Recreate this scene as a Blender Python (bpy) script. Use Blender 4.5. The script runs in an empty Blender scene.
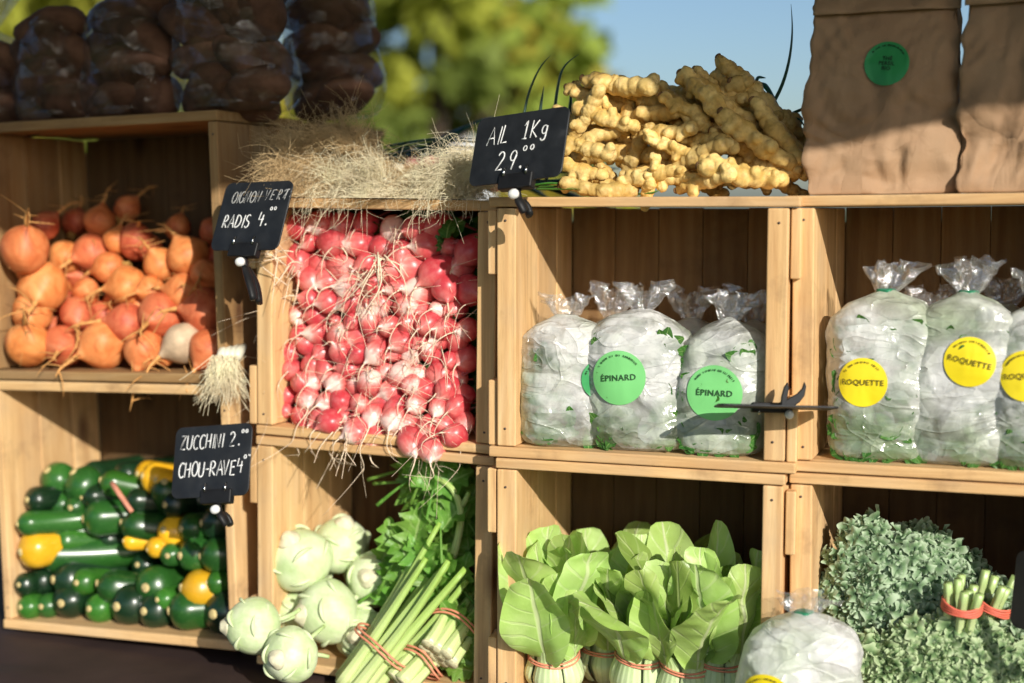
import bpy, math, random
import numpy as np
from mathutils import Vector, Matrix, Quaternion
from mathutils.bvhtree import BVHTree
R = random.Random(7)
NP = np.random.RandomState(11)
PI = math.pi
sc = bpy.context.scene
COL = sc.collection
rad = math.radians

# ------------------------------------------------------------------ camera
CZ, PITCH, F = 1.40, rad(5.4), 50 / 36 * 1024
cam = bpy.data.objects.new('camera', bpy.data.cameras.new('camera'))
COL.objects.link(cam)
cam.location = (0, 0, CZ)
cam.rotation_euler = (PI / 2 - PITCH, 0, 0)
cam.data.lens = 50; cam.data.sensor_width = 36
cam.data.clip_start = 0.05; cam.data.clip_end = 3000
cam.data.dof.use_dof = True
cam.data.dof.focus_distance = 1.80
cam.data.dof.aperture_fstop = 2.0
sc.camera = cam

def ray(px, py):
    X = (px - 512) / F; Y = (341.5 - py) / F
    c, s = math.cos(PITCH), math.sin(PITCH)
    return Vector((X, c + Y * s, -s + Y * c))

# ------------------------------------------------------------------ columns of crates (left front foot, yaw, roll, size)
TZ = 0.746
class Column:
    def __init__(s, x, y, yaw, roll, W, h, D, wall):
        s.M = Matrix.Translation((x, y, TZ)) @ Matrix.Rotation(-rad(yaw), 4, 'Z') @ Matrix.Rotation(-rad(roll), 4, 'Y')
        s.I = s.M.inverted(); s.W, s.h, s.D, s.wall = W, h, D, wall
    def at(s, px, py, v):                    # picture point -> local point on the plane at depth v
        o = s.I @ Vector((0, 0, CZ)); d = s.I.to_3x3() @ ray(px, py)
        return o + d * ((v - o.y) / d.y)
    def on(s, px, py, w):                    # picture point -> local point on the plane at height w
        o = s.I @ Vector((0, 0, CZ)); d = s.I.to_3x3() @ ray(px, py)
        return o + d * ((w - o.z) / d.z)
    def w(s, p): return s.M @ Vector(p)
    def dir(s, d): return (s.M.to_3x3() @ Vector(d)).normalized()
C1 = Column(-0.791, 2.162, 20.9, 1.5, 0.422, 0.390, 0.25, 0.016)
C2 = Column(-0.366, 1.987, 22.9, -0.8, 0.366, 0.334, 0.24, 0.027)
C3 = Column(-0.021, 1.802, 18.5, 0.0, 0.367, 0.334, 0.27, 0.027)
C4 = Column(0.340, 1.700, 20.8, 0.6, 0.367, 0.334, 0.28, 0.027)

# ------------------------------------------------------------------ mesh helpers
class MB:
    def __init__(s): s.V = []; s.F = []; s.U = []; s.n = 0
    def add(s, v, f, uv=None, M=None):
        v = np.asarray(v, float).reshape(-1, 3)
        if M is not None:
            A = np.array(M); v = v @ A[:3, :3].T + A[:3, 3]
        if not isinstance(f, list): f = [f]
        for q in f:
            q = np.asarray(q, int)
            if len(q): s.F.append(q + s.n)
        s.V.append(v); s.U.append(np.zeros((len(v), 2)) if uv is None else np.asarray(uv, float)); s.n += len(v)
        return s
    def mesh(s, name, smooth=True):
        me = bpy.data.meshes.new(name)
        V = np.concatenate(s.V); U = np.concatenate(s.U)
        me.vertices.add(len(V)); me.vertices.foreach_set('co', V.ravel())
        loops = np.concatenate([q.ravel() for q in s.F])
        tot = np.concatenate([np.full(len(q), q.shape[1]) for q in s.F])
        me.loops.add(len(loops)); me.loops.foreach_set('vertex_index', loops)
        me.polygons.add(len(tot)); me.polygons.foreach_set('loop_start', np.concatenate([[0], np.cumsum(tot)[:-1]]))
        me.update(calc_edges=True)
        uv = me.uv_layers.new(name='UVMap'); uv.data.foreach_set('uv', U[loops].ravel())
        me.polygons.foreach_set('use_smooth', np.full(len(tot), smooth))
        me.validate(); me.update()
        return me
    def build(s, name, mat, parent=None, smooth=True):
        return obj(name, s.mesh(name, smooth), mat, parent)

def obj(name, me, mat=None, parent=None):
    o = bpy.data.objects.new(name, me); COL.objects.link(o)
    if mat is not None and me is not None:
        me.materials.clear(); me.materials.append(mat)
    if parent is not None: o.parent = parent
    return o
def tag(o, label=None, cat=None, group=None, kind=None):
    if label: o['label'] = label
    if cat: o['category'] = cat
    if group: o['group'] = group
    if kind: o['kind'] = kind
    return o
def thing(name, label, cat, M=None, group=None):
    o = bpy.data.objects.new(name, None); COL.objects.link(o)
    o.empty_display_size = 0.02
    if M is not None: o.matrix_world = M
    return tag(o, label, cat, group)
def dup(root, M, label, group=None):
    r = root.copy(); COL.objects.link(r); r.matrix_world = M; r['label'] = label
    if group: r['group'] = group
    for ch in list(root.children):
        c = ch.copy(); COL.objects.link(c); c.parent = r
        for g in list(ch.children):
            d = g.copy(); COL.objects.link(d); d.parent = c
    return r
def bevel(o, w=0.0022, seg=3):
    m = o.modifiers.new('edge', 'BEVEL'); m.width = w; m.segments = seg; m.limit_method = 'ANGLE'
    return o

BOXF = np.array([[0, 3, 2, 1], [4, 5, 6, 7], [0, 1, 5, 4], [1, 2, 6, 5], [2, 3, 7, 6], [3, 0, 4, 7]])
def box(m, x0, x1, y0, y1, z0, z1, M=None):
    v = [(x0, y0, z0), (x1, y0, z0), (x1, y1, z0), (x0, y1, z0), (x0, y0, z1), (x1, y0, z1), (x1, y1, z1), (x0, y1, z1)]
    return m.add(v, BOXF, None, M)
def grid_faces(nu, nv, wrap=False):
    i = np.arange(nv - 1)[:, None]; j = np.arange(nu if wrap else nu - 1)[None, :]; k = (j + 1) % nu
    a = i * nu + j; b = i * nu + k; c = (i + 1) * nu + k; d = (i + 1) * nu + j
    return np.stack([a, b, c, d], -1).reshape(-1, 4)
def tube(m, pts, radii, seg=6, cap=True, flat=1.0, M=None):
    P = np.asarray(pts, float); n = len(P)
    r = np.full(n, radii, float) if np.isscalar(radii) else np.asarray(radii, float)
    T = np.gradient(P, axis=0); T /= np.linalg.norm(T, axis=1)[:, None] + 1e-12
    ref = np.array([0.0, 0, 1]) if abs(T[0][2]) < .9 else np.array([1.0, 0, 0])
    vs = []; N = np.cross(T[0], ref); N /= np.linalg.norm(N)
    a = np.arange(seg) / seg * 2 * PI
    for i in range(n):
        N = N - T[i] * N.dot(T[i]); N /= np.linalg.norm(N) + 1e-12; B = np.cross(T[i], N)
        vs.append(P[i] + r[i] * (np.cos(a)[:, None] * N + flat * np.sin(a)[:, None] * B))
    v = np.concatenate(vs); f = [grid_faces(seg, n, True)]
    uv = np.stack([np.tile(np.arange(seg) / seg, n), np.repeat(np.linspace(0, 1, n), seg)], 1)
    if cap: f += [np.arange(seg)[::-1][None, :], (np.arange(seg) + (n - 1) * seg)[None, :]]
    return m.add(v, f, uv, M)
def lathe(m, prof, seg=24, fn=None, M=None):
    prof = np.asarray(prof, float); n = len(prof); a = np.arange(seg) / seg * 2 * PI
    r = np.repeat(prof[:, 0], seg); z = np.repeat(prof[:, 1], seg); A = np.tile(a, n)
    if fn is not None: r = r * fn(A, z)
    v = np.stack([r * np.cos(A), r * np.sin(A), z], 1)
    uv = np.stack([A / 2 / PI, np.repeat(np.linspace(0, 1, n), seg)], 1)
    return m.add(v, [grid_faces(seg, n, True), np.arange(seg)[::-1][None, :], (np.arange(seg) + (n - 1) * seg)[None, :]], uv, M)
def spline(pts, n):
    P = np.asarray(pts, float); t = np.linspace(0, 1, len(P)); q = np.linspace(0, 1, n)
    out = np.stack([np.interp(q, t, P[:, k]) for k in range(P.shape[1])], 1)
    for _ in range(2 + n // 8):
        out[1:-1] = (out[:-2] + 2 * out[1:-1] + out[2:]) / 4
    return out
def smoothprof(pts, n): return spline(pts, n)
def vnoise(p, seed=0, octs=3, f=1.0):
    """cheap smooth noise for arrays: sums of sines in random directions"""
    rs = np.random.RandomState(seed); p = np.asarray(p); h = np.zeros(len(p)); amp = 1
    for o in range(octs):
        for k in range(4):
            n = rs.normal(size=3); n /= np.linalg.norm(n)
            h += amp * .5 * np.sin(p @ n * f * (1 + .4 * rs.rand()) * 2 * PI + rs.rand() * 7)
        f *= 2.05; amp *= .5
    return h
def crumple(p, seed, K=9, f=12.0, amp=1.0):
    """sum of folded triangle waves: straight creases as in film and paper"""
    rs = np.random.RandomState(seed); p = np.asarray(p) + .012 * np.stack([vnoise(p, seed + i, 1, 9) for i in range(3)], 1)
    h = np.zeros(len(p))
    for k in range(K):
        n = rs.normal(size=3); n /= np.linalg.norm(n); ff = f * (1 + 2.2 * rs.rand())
        h += (np.abs(((p @ n * ff + rs.rand()) % 1) - .5) - .25) * (f / ff)
    return h * amp
def basis(T, hint, pos=(0, 0, 0), s=1.0):
    """local -z points along T, local x as near to hint as it goes"""
    z = -Vector(T).normalized(); x = Vector(hint); x = x - z * x.dot(z)
    if x.length < 1e-4: x = z.orthogonal()
    x.normalize(); y = z.cross(x)
    M = Matrix((x, y, z)).transposed().to_4x4()
    return Matrix.Translation(Vector(pos)) @ M @ Matrix.Scale(s, 4)
def leaf_grid(L, wfn, nx=7, ny=16, bend=0.0, fold=0.0, wave=0.0, wk=3, twist=0.0, seed=0, uvshift=0):
    """leaf along +y, face +z; bend curves it towards -z along its length; fold lifts the edges"""
    rs = np.random.RandomState(seed); ph = rs.rand(4) * 7
    t = np.linspace(0, 1, ny); s = np.linspace(-1, 1, nx)
    T, S = np.meshgrid(t, s, indexing='ij')
    w = np.array([wfn(q) for q in t])[:, None]
    x = S * w; ang = bend * T
    if abs(bend) > 1e-3: y = L * np.sin(ang) / bend; z = -L * (1 - np.cos(ang)) / bend
    else: y = L * T; z = 0 * T
    z = z + fold * np.abs(S) ** 1.4 * w + wave * np.abs(S) ** 2 * np.sin(T * wk * 2 * PI + ph[0] + S * 1.5) + .4 * wave * np.sin(T * 5 + S * 2 + ph[1])
    c, sn = np.cos(twist * T), np.sin(twist * T)
    x, z = x * c - z * sn * 0.6, z + x * sn
    v = np.stack([x.ravel(), y.ravel(), z.ravel()], 1)
    uv = np.stack([S.ravel() * .5 + .5, T.ravel()], 1)
    return v, grid_faces(nx, ny), uv

# ------------------------------------------------------------------ materials
class NT:
    def __init__(s, name):
        s.m = bpy.data.materials.new(name); s.m.use_nodes = True; s.t = s.m.node_tree; s.t.nodes.clear()
    def n(s, typ, ins=None, **kw):
        nd = s.t.nodes.new(typ)
        for k, v in kw.items(): setattr(nd, k, v)
        for k, v in (ins or {}).items():
            if isinstance(v, tuple) and len(v) == 2 and hasattr(v[0], 'outputs'): s.t.links.new(v[0].outputs[v[1]], nd.inputs[k])
            elif hasattr(v, 'outputs'): s.t.links.new(v.outputs[0], nd.inputs[k])
            else: nd.inputs[k].default_value = v
        return nd
    def coord(s, scale=(1, 1, 1), off=None, out='Object'):
        c = s.n('ShaderNodeTexCoord'); mp = s.n('ShaderNodeMapping', {0: (c, out), 'Scale': scale})
        if off is not None: s.t.links.new(off.outputs[0], mp.inputs['Location'])
        return mp
    def noise(s, co, scale, detail=4, rough=.55, dist=0): return s.n('ShaderNodeTexNoise', {'Vector': co, 'Scale': scale, 'Detail': detail, 'Roughness': rough, 'Distortion': dist})
    def ramp(s, fac, stops):
        nd = s.n('ShaderNodeValToRGB', {0: fac}); e = nd.color_ramp.elements
        while len(e) < len(stops): e.new(.5)
        for el, (p, c) in zip(e, stops): el.position = p; el.color = (*c, 1) if len(c) == 3 else c
        return nd
    def mix(s, fac, a, b, bt='MIX'):
        nd = s.n('ShaderNodeMix', data_type='RGBA', blend_type=bt)
        for k, v in ((0, fac), (6, a), (7, b)):
            if hasattr(v, 'outputs'): s.t.links.new(v.outputs[0], nd.inputs[k])
            elif isinstance(v, tuple) and hasattr(v[0], 'outputs'): s.t.links.new(v[0].outputs[v[1]], nd.inputs[k])
            else: nd.inputs[k].default_value = (*v, 1) if isinstance(v, tuple) and len(v) == 3 else v
        o = s.n('NodeReroute'); s.t.links.new(nd.outputs[2], o.inputs[0]); return o
    def math(s, op, a, b=0.0): return s.n('ShaderNodeMath', {0: a, 1: b}, operation=op)
    def bump(s, h, strength=.3, dist=.002): return s.n('ShaderNodeBump', {'Height': h, 'Strength': strength, 'Distance': dist})
    def out(s, sh):
        o = s.n('ShaderNodeOutputMaterial'); s.t.links.new(sh.outputs[0], o.inputs[0]); return s.m
    def pbr(s, col, rough=.5, bump=None, spec=.5, sss=0, sssr=(.01, .005, .003), **kw):
        p = s.n('ShaderNodeBsdfPrincipled')
        for k, v in (('Base Color', col), ('Roughness', rough), ('Specular IOR Level', spec)):
            if hasattr(v, 'outputs'): s.t.links.new(v.outputs[0], p.inputs[k])
            else: p.inputs[k].default_value = (*v, 1) if isinstance(v, tuple) else v
        if bump is not None: s.t.links.new(bump.outputs[0], p.inputs['Normal'])
        if sss: p.inputs['Subsurface Weight'].default_value = sss; p.inputs['Subsurface Radius'].default_value = sssr; p.inputs['Subsurface Scale'].default_value = 1
        for k, v in kw.items(): p.inputs[k.replace('_', ' ')].default_value = v
        return p
def objrand(t): return t.n('ShaderNodeObjectInfo')

def wood(name, axis, tint=(1, 1, 1), dark=1.0):
    t = NT(name); g = t.n('ShaderNodeNewGeometry'); oi = objrand(t)
    rnd = t.math('ADD', t.math('MULTIPLY', (g, 'Random Per Island'), 7.0), t.math('MULTIPLY', (oi, 'Random'), 13.0))
    cmb = t.n('ShaderNodeCombineXYZ', {0: rnd, 1: rnd, 2: rnd})
    sc_ = {'x': (1, 14, 14), 'y': (14, 1, 14), 'z': (14, 14, 1)}[axis]
    co = t.coord(sc_, cmb)
    n1 = t.noise(co, 5, 6, .6, .6); n2 = t.noise(co, 22, 5, .7, .2)
    w = t.n('ShaderNodeTexWave', {'Vector': co, 'Scale': 1.1, 'Distortion': 9, 'Detail': 3, 'Detail Scale': .8}, bands_direction={'x': 'Y', 'y': 'X', 'z': 'X'}[axis])
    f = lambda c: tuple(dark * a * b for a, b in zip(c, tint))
    base = t.ramp(n1, [(.25, f((.58, .325, .13))), (.5, f((.82, .53, .24))), (.78, f((.92, .66, .36)))])
    grain = t.mix(t.math('MULTIPLY', w, .42), base, f((.54, .29, .12)))
    fine = t.mix(t.math('MULTIPLY', t.ramp(n2, [(.5, (0, 0, 0)), (.8, (1, 1, 1))]), .35), grain, f((.40, .22, .09)))
    # knots
    co2 = t.coord({'x': (4, 10, 10), 'y': (10, 4, 10), 'z': (10, 10, 4)}[axis], cmb)
    vo = t.n('ShaderNodeTexVoronoi', {'Vector': co2, 'Scale': 1.0, 'Randomness': 1.0})
    kn = t.ramp((vo, 'Distance'), [(.05, (1, 1, 1)), (.11, (.45, .45, .45)), (.17, (0, 0, 0))])
    knot = t.mix(kn, fine, f((.22, .10, .045)))
    # grey weathering and per-board tint
    wn = t.noise(t.coord((1, 1, 1), cmb), 9, 4)
    wt = t.mix(t.math('MULTIPLY', t.ramp(wn, [(.48, (0, 0, 0)), (.75, (1, 1, 1))]), .42), knot, f((.50, .36, .23)))
    st = t.noise(t.coord((2, 2, 2), cmb), 5, 5, .65); ck = t.noise(t.coord({'x': (.6, 40, 40), 'y': (40, .6, 40), 'z': (40, 40, .6)}[axis], cmb), 3, 2)
    wt = t.mix(t.math('MULTIPLY', t.ramp(st, [(.56, (0, 0, 0)), (.70, (1, 1, 1))]), .55), wt, f((.36, .21, .10)))
    wt = t.mix(t.math('MULTIPLY', t.ramp(ck, [(.24, (1, 1, 1)), (.29, (0, 0, 0))]), .75), wt, f((.16, .085, .04)))
    hs = t.n('ShaderNodeHueSaturation', {'Color': wt, 'Value': t.math('ADD', t.math('MULTIPLY', (g, 'Random Per Island'), .34), .80), 'Saturation': .98})
    bh = t.math('ADD', n2, t.math('MULTIPLY', w, .6))
    return t.out(t.pbr(hs, .72, t.bump(bh, .35, .0012), .25))
WX, WY, WZ = wood('wood_along', 'x'), wood('wood_deep', 'y'), wood('wood_upright', 'z')
DARKW = wood('wood_back_shade', 'z', (.9, .82, .72), .40); DARKER = wood('wood_back_deep_shade', 'z', (.9, .82, .72), .17)  # back boards coloured darker to stand in for shade inside the crates
OX, OZ = wood('old_wood_shade_along', 'x', (.95, .88, .78), .52), wood('old_wood_shade_upright', 'z', (.95, .88, .78), .56)  # old wood, its colour darkened further to paint in shade on the left crates

def facets(t, off, co, scl, st, rot=0.0):
    """flat tilted facets, as in crumpled film or paper"""
    c0 = t.n('ShaderNodeTexCoord'); vp = t.n('ShaderNodeMapping', {0: (c0, 'Object'), 'Scale': (1, 1, st), 'Rotation': (0, rot, 0)}, vector_type='TEXTURE' if False else 'POINT')
    if off is not None: t.t.links.new(off.outputs[0], vp.inputs['Location'])
    vp = t.n('ShaderNodeMapping', {0: vp, 'Scale': (1, 1, 1)}); wv = t.n('ShaderNodeVectorMath', {0: vp, 1: t.n('ShaderNodeVectorMath', {0: t.noise(co, 14, 2), 'Scale': .02}, operation='SCALE')}, operation='ADD')
    vo = t.n('ShaderNodeTexVoronoi', {'Vector': wv, 'Scale': scl, 'Randomness': 1})
    rv = t.n('ShaderNodeVectorMath', {0: (vo, 'Color'), 1: (.5, .5, .5)}, operation='SUBTRACT')
    dv = t.n('ShaderNodeVectorMath', {0: wv, 1: (vo, 'Position')}, operation='SUBTRACT')
    return t.n('ShaderNodeVectorMath', {0: rv, 1: dv}, operation='DOT_PRODUCT')
def simple(name, col, rough=.5, spec=.5, nscale=0, namt=.15, bump=0, metallic=0, vary=0):
    t = NT(name); c = col
    if nscale:
        n = t.noise(t.coord(), nscale, 5)
        c = t.mix(t.ramp(n, [(.3, (0, 0, 0)), (.7, (1, 1, 1))]), tuple(x * (1 - namt) for x in col), tuple(min(1, x * (1 + namt)) for x in col))
        b = t.bump(n, bump, .002) if bump else None
    else: b = None
    if vary:
        if not hasattr(c, 'outputs'): c = t.n('ShaderNodeRGB'); c.outputs[0].default_value = (*col, 1)
        oi = objrand(t)
        c = t.n('ShaderNodeHueSaturation', {'Color': c, 'Value': t.math('ADD', t.math('MULTIPLY', (oi, 'Random'), vary), 1 - vary / 2)})
    return t.out(t.pbr(c, rough, b, spec, Metallic=metallic))
BLACK_PLASTIC = simple('black_plastic', (.010, .010, .011), .5, .3, 60, .3, .05)
WHITE_PIN = simple('white_plastic', (.78, .78, .76), .3)
CHALK = simple('chalk', (.86, .87, .84), .9, .1, 700, .25, .3)
CHALK_DIM = simple('grey_chalk', (.50, .50, .49), .9, .1, 500, .35, .3)  # greyer chalk for the upper words of the radish sign
STEEL = simple('wire_steel', (.45, .45, .45), .25, .5, 40, .2, 0, 1)
RUBBER_PINK = simple('rubber_pink', (.72, .27, .16), .5, .4, 80, .15)
TIE_GREEN = simple('tie_green', (.02, .20, .10), .4, .4, 50, .2)

def slate():
    t = NT('slate_board'); co = t.coord()
    n = t.noise(co, 26, 6, .65); n2 = t.noise(t.coord((1, 3, 1)), 60, 4)
    c = t.ramp(n, [(.35, (.010, .011, .013)), (.62, (.018, .020, .023)), (.80, (.05, .052, .056))])
    return t.out(t.pbr(c, t.ramp(n2, [(.3, (.38,) * 3), (.7, (.6,) * 3)]), t.bump(n2, .06, .001), .42))
SLATE = slate()

def leafmat(name, c1, c2, vein, transl=.35, rough=.42, nscale=25, veinw=.05, lat=9, gloss=.4, vary=.25):
    """leaf blade: colour patches, a midrib and lateral veins from the leaf's own UVs, light passing through"""
    t = NT(name); n = t.noise(t.coord(), nscale, 4)
    uv = t.n('ShaderNodeTexCoord'); sp = t.n('ShaderNodeSeparateXYZ', {0: (uv, 'UV')})
    ax = t.math('ABSOLUTE', t.math('SUBTRACT', (sp, 'X'), .5))
    mid = t.ramp(ax, [(veinw * .4, (1, 1, 1)), (veinw, (0, 0, 0))])
    la = t.math('SINE', t.math('MULTIPLY', t.math('SUBTRACT', (sp, 'Y'), t.math('MULTIPLY', ax, .45)), lat * 6.28))
    lv = t.ramp(t.math('ADD', la, t.math('MULTIPLY', t.math('SUBTRACT', n, .5), .9)), [(.84, (0, 0, 0)), (1.05, (.40, .40, .40))])
    base = t.mix(t.ramp(n, [(.3, (0, 0, 0)), (.7, (1, 1, 1))]), c1, c2)
    v = t.n('ShaderNodeMath', {0: mid, 1: lv}, operation='MAXIMUM')
    col = t.mix(v, base, vein)
    oi = objrand(t)
    col = t.n('ShaderNodeHueSaturation', {'Color': col, 'Value': t.math('ADD', t.math('MULTIPLY', (oi, 'Random'), vary), 1 - vary / 2), 'Hue': t.math('ADD', t.math('MULTIPLY', (oi, 'Random'), .02), .49)})
    fn = t.noise(t.coord(), 130, 4, .6); p = t.pbr(col, rough, t.bump(t.math('ADD', t.math('SUBTRACT', n, v), t.math('MULTIPLY', fn, .5)), .5, .002), gloss)
    tr = t.n('ShaderNodeBsdfTranslucent', {'Color': col})
    return t.out(t.n('ShaderNodeMixShader', {0: transl, 1: p, 2: tr}))
BOK_LEAF = leafmat('pak_choi_leaf', (.40, .61, .12), (.56, .74, .26), (.68, .77, .40), .28, .4, 18, .045, 6, .55)
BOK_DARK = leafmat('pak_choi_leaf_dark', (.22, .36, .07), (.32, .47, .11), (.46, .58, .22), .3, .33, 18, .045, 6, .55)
CEL_LEAF = leafmat('celery_leaf', (.12, .31, .035), (.26, .49, .085), (.40, .60, .18), .35, .38, 30, .06, 5)
SPIN_LEAF = leafmat('salad_leaf', (.035, .14, .02), (.09, .24, .04), (.25, .42, .12), .3, .4, 30, .06, 5)
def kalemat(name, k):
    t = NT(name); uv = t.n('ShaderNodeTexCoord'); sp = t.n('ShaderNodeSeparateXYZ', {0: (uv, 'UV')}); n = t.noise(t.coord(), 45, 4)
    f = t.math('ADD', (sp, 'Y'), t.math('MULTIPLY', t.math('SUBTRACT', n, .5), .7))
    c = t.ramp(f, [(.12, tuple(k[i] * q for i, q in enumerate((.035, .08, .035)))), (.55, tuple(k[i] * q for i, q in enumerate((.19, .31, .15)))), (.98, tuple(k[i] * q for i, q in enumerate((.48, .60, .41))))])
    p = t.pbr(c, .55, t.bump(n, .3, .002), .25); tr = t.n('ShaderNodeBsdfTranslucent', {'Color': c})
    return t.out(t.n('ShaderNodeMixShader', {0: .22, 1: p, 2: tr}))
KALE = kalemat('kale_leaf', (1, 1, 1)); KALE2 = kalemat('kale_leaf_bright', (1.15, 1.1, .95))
ONION_LEAF = leafmat('onion_leaf', (.008, .05, .03), (.02, .09, .05), (.03, .10, .06), .15, .35, 12, .0, 1, .5)
GARLIC_LEAF = leafmat('garlic_leaf', (.012, .09, .065), (.03, .15, .09), (.03, .15, .1), .2, .35, 12, .0, 1, .5)
BRIGHT_LEAF = leafmat('bright_leaf', (.06, .22, .02), (.14, .36, .05), (.2, .42, .1), .35, .35, 20, .05, 3, .5)

def stalkmat(name, c_lo, c_hi, stripes=18, rough=.35):
    """pale ribbed stalk, greener towards the far end (UV y)"""
    t = NT(name); uv = t.n('ShaderNodeTexCoord'); sp = t.n('ShaderNodeSeparateXYZ', {0: (uv, 'UV')})
    n = t.noise(t.coord((1, 1, 1)), 40, 4)
    f = t.math('ADD', (sp, 'Y'), t.math('MULTIPLY', t.math('SUBTRACT', n, .5), .35))
    base = t.mix(f, c_lo, c_hi)
    w = t.math('SINE', t.math('MULTIPLY', (sp, 'X'), stripes * 6.28))
    col = t.mix(t.math('MULTIPLY', t.ramp(w, [(.3, (0, 0, 0)), (1, (1, 1, 1))]), .28), base, tuple(x * .62 for x in c_hi))
    return t.out(t.pbr(col, rough, t.bump(w, .25, .001), .45, .15, (.006, .008, .003)))
BOK_STALK = stalkmat('pak_choi_stalk', (.66, .74, .47), (.46, .62, .24), 7)
CEL_STALK = stalkmat('celery_stalk', (.66, .74, .36), (.34, .54, .10), 9)
KALE_STEM = stalkmat('kale_stem', (.62, .68, .38), (.40, .54, .20), 5)

def beet_mat():
    t = NT('golden_beet_skin'); oi = objrand(t); co = t.coord((1, 1, 1)); co2 = t.coord((1, 1, 5))
    n = t.noise(co, 26, 6, .65, .8); r = t.noise(co2, 40, 4, .6); bl = t.noise(co, 70, 5, .7)
    c = t.ramp(n, [(.28, (.36, .085, .03)), (.46, (.60, .17, .05)), (.64, (.74, .28, .10)), (.82, (.66, .31, .15))])
    c = t.mix(t.math('MULTIPLY', t.ramp(r, [(.5, (0, 0, 0)), (.72, (1, 1, 1))]), .35), c, (.40, .13, .04))
    c = t.mix(t.math('MULTIPLY', t.ramp(bl, [(.62, (0, 0, 0)), (.74, (1, 1, 1))]), .5), c, (.26, .10, .04))
    c = t.n('ShaderNodeHueSaturation', {'Color': c, 'Hue': t.math('ADD', t.math('MULTIPLY', (oi, 'Random'), .026), .482), 'Value': t.math('ADD', t.math('MULTIPLY', (oi, 'Random'), .3), .86)})
    return t.out(t.pbr(c, .5, t.bump(t.math('ADD', r, bl), .3, .0015), .35, .12, (.012, .005, .002)))
BEET = beet_mat()
BEET_PALE = simple('pale_beet_skin', (.60, .44, .29), .6, .3, 40, .3, .3)
BEET_TAIL = simple('beet_root_tail', (.62, .31, .10), .6, .3, 90, .35, .3)
BEET_STUB = simple('beet_leaf_stub', (.42, .23, .06), .65, .3, 120, .5, .4)

def zuc_mat(name, a, b, fleck, gloss=.32):
    t = NT(name); oi = objrand(t); co = t.coord((1, 1, .25))
    n = t.noise(co, 22, 5, .6); fl = t.n('ShaderNodeTexVoronoi', {'Vector': t.coord((1, 1, .6)), 'Scale': 210})
    c = t.ramp(n, [(.3, a), (.72, b)])
    c = t.mix(t.math('MULTIPLY', t.ramp((fl, 'Distance'), [(.14, (1, 1, 1)), (.26, (0, 0, 0))]), .35), c, fleck)
    c = t.n('ShaderNodeHueSaturation', {'Color': c, 'Value': t.math('ADD', t.math('MULTIPLY', (oi, 'Random'), .5), .75)})
    return t.out(t.pbr(c, gloss, t.bump(n, .1, .001), .5, Coat_Weight=.25, Coat_Roughness=.2))
ZUC_GREEN = zuc_mat('zucchini_green', (.012, .062, .012), (.03, .125, .018), (.10, .24, .06))
ZUC_DARK = zuc_mat('zucchini_dark', (.006, .022, .010), (.012, .045, .014), (.03, .09, .03))
ZUC_LIGHT = zuc_mat('zucchini_light', (.022, .11, .012), (.05, .19, .022), (.18, .36, .08))
ZUC_YELLOW = zuc_mat('zucchini_yellow', (.72, .36, .012), (.86, .52, .025), (.9, .62, .1))
ZUC_SCAR = simple('zucchini_scar', (.55, .44, .20), .7, .2, 200, .35, .3)

def radish_mat():
    t = NT('radish_skin'); oi = objrand(t); co = t.n('ShaderNodeTexCoord'); sp = t.n('ShaderNodeSeparateXYZ', {0: (co, 'Object')})
    n = t.noise(t.coord(), 70, 4, .6); st = t.noise(t.coord((1, 1, .12)), 160, 3, .6); big = t.noise(t.coord(), 30, 2)
    z = t.math('ADD', t.math('MULTIPLY', (sp, 'Z'), 30), t.math('MULTIPLY', t.math('SUBTRACT', big, .5), .6))
    z = t.math('ADD', z, t.math('MULTIPLY', t.math('SUBTRACT', (oi, 'Random'), .12), .9))
    z = t.math('ADD', z, t.math('MULTIPLY', t.math('SUBTRACT', st, .5), .6))
    f = t.ramp(t.math('ADD', z, .5), [(.0, (.90, .68, .60)), (.09, (.86, .44, .40)), (.24, (.76, .23, .20)), (.52, (.67, .11, .11)), (.98, (.52, .045, .06))])
    c = t.mix(t.math('MULTIPLY', t.ramp(n, [(.45, (0, 0, 0)), (.75, (1, 1, 1))]), .35), f, (.80, .42, .38))
    return t.out(t.pbr(c, .33, t.bump(st, .15, .001), .5, .15, (.01, .004, .003)))
RADISH = radish_mat()
RADISH_TAIL = simple('radish_root', (.84, .68, .50), .6, .3, 150, .2, 0)
RADISH_STALK = simple('radish_stalk', (.45, .10, .10), .45, .4, 60, .3)

def kohl_mat():
    t = NT('kohlrabi_skin'); n = t.noise(t.coord(), 22, 5, .6); s = t.noise(t.coord((1, 1, .18)), 60, 4, .6, .5); oi = objrand(t)
    c = t.ramp(n, [(.3, (.46, .60, .27)), (.55, (.66, .75, .46)), (.8, (.80, .83, .62))])
    c = t.mix(t.math('MULTIPLY', t.ramp(s, [(.5, (0, 0, 0)), (.7, (1, 1, 1))]), .4), c, (.38, .55, .20))
    return t.out(t.pbr(c, .45, t.bump(t.math('ADD', s, t.math('MULTIPLY', n, 1.5)), .4, .003), .4, .15, (.006, .008, .003)))
KOHL = kohl_mat()
KOHL_SCAR = simple('kohlrabi_scar', (.70, .66, .46), .6, .3, 120, .2, .2)
CUT_END = simple('cut_stalk_end', (.66, .62, .38), .6, .3, 160, .25, .3)

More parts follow.
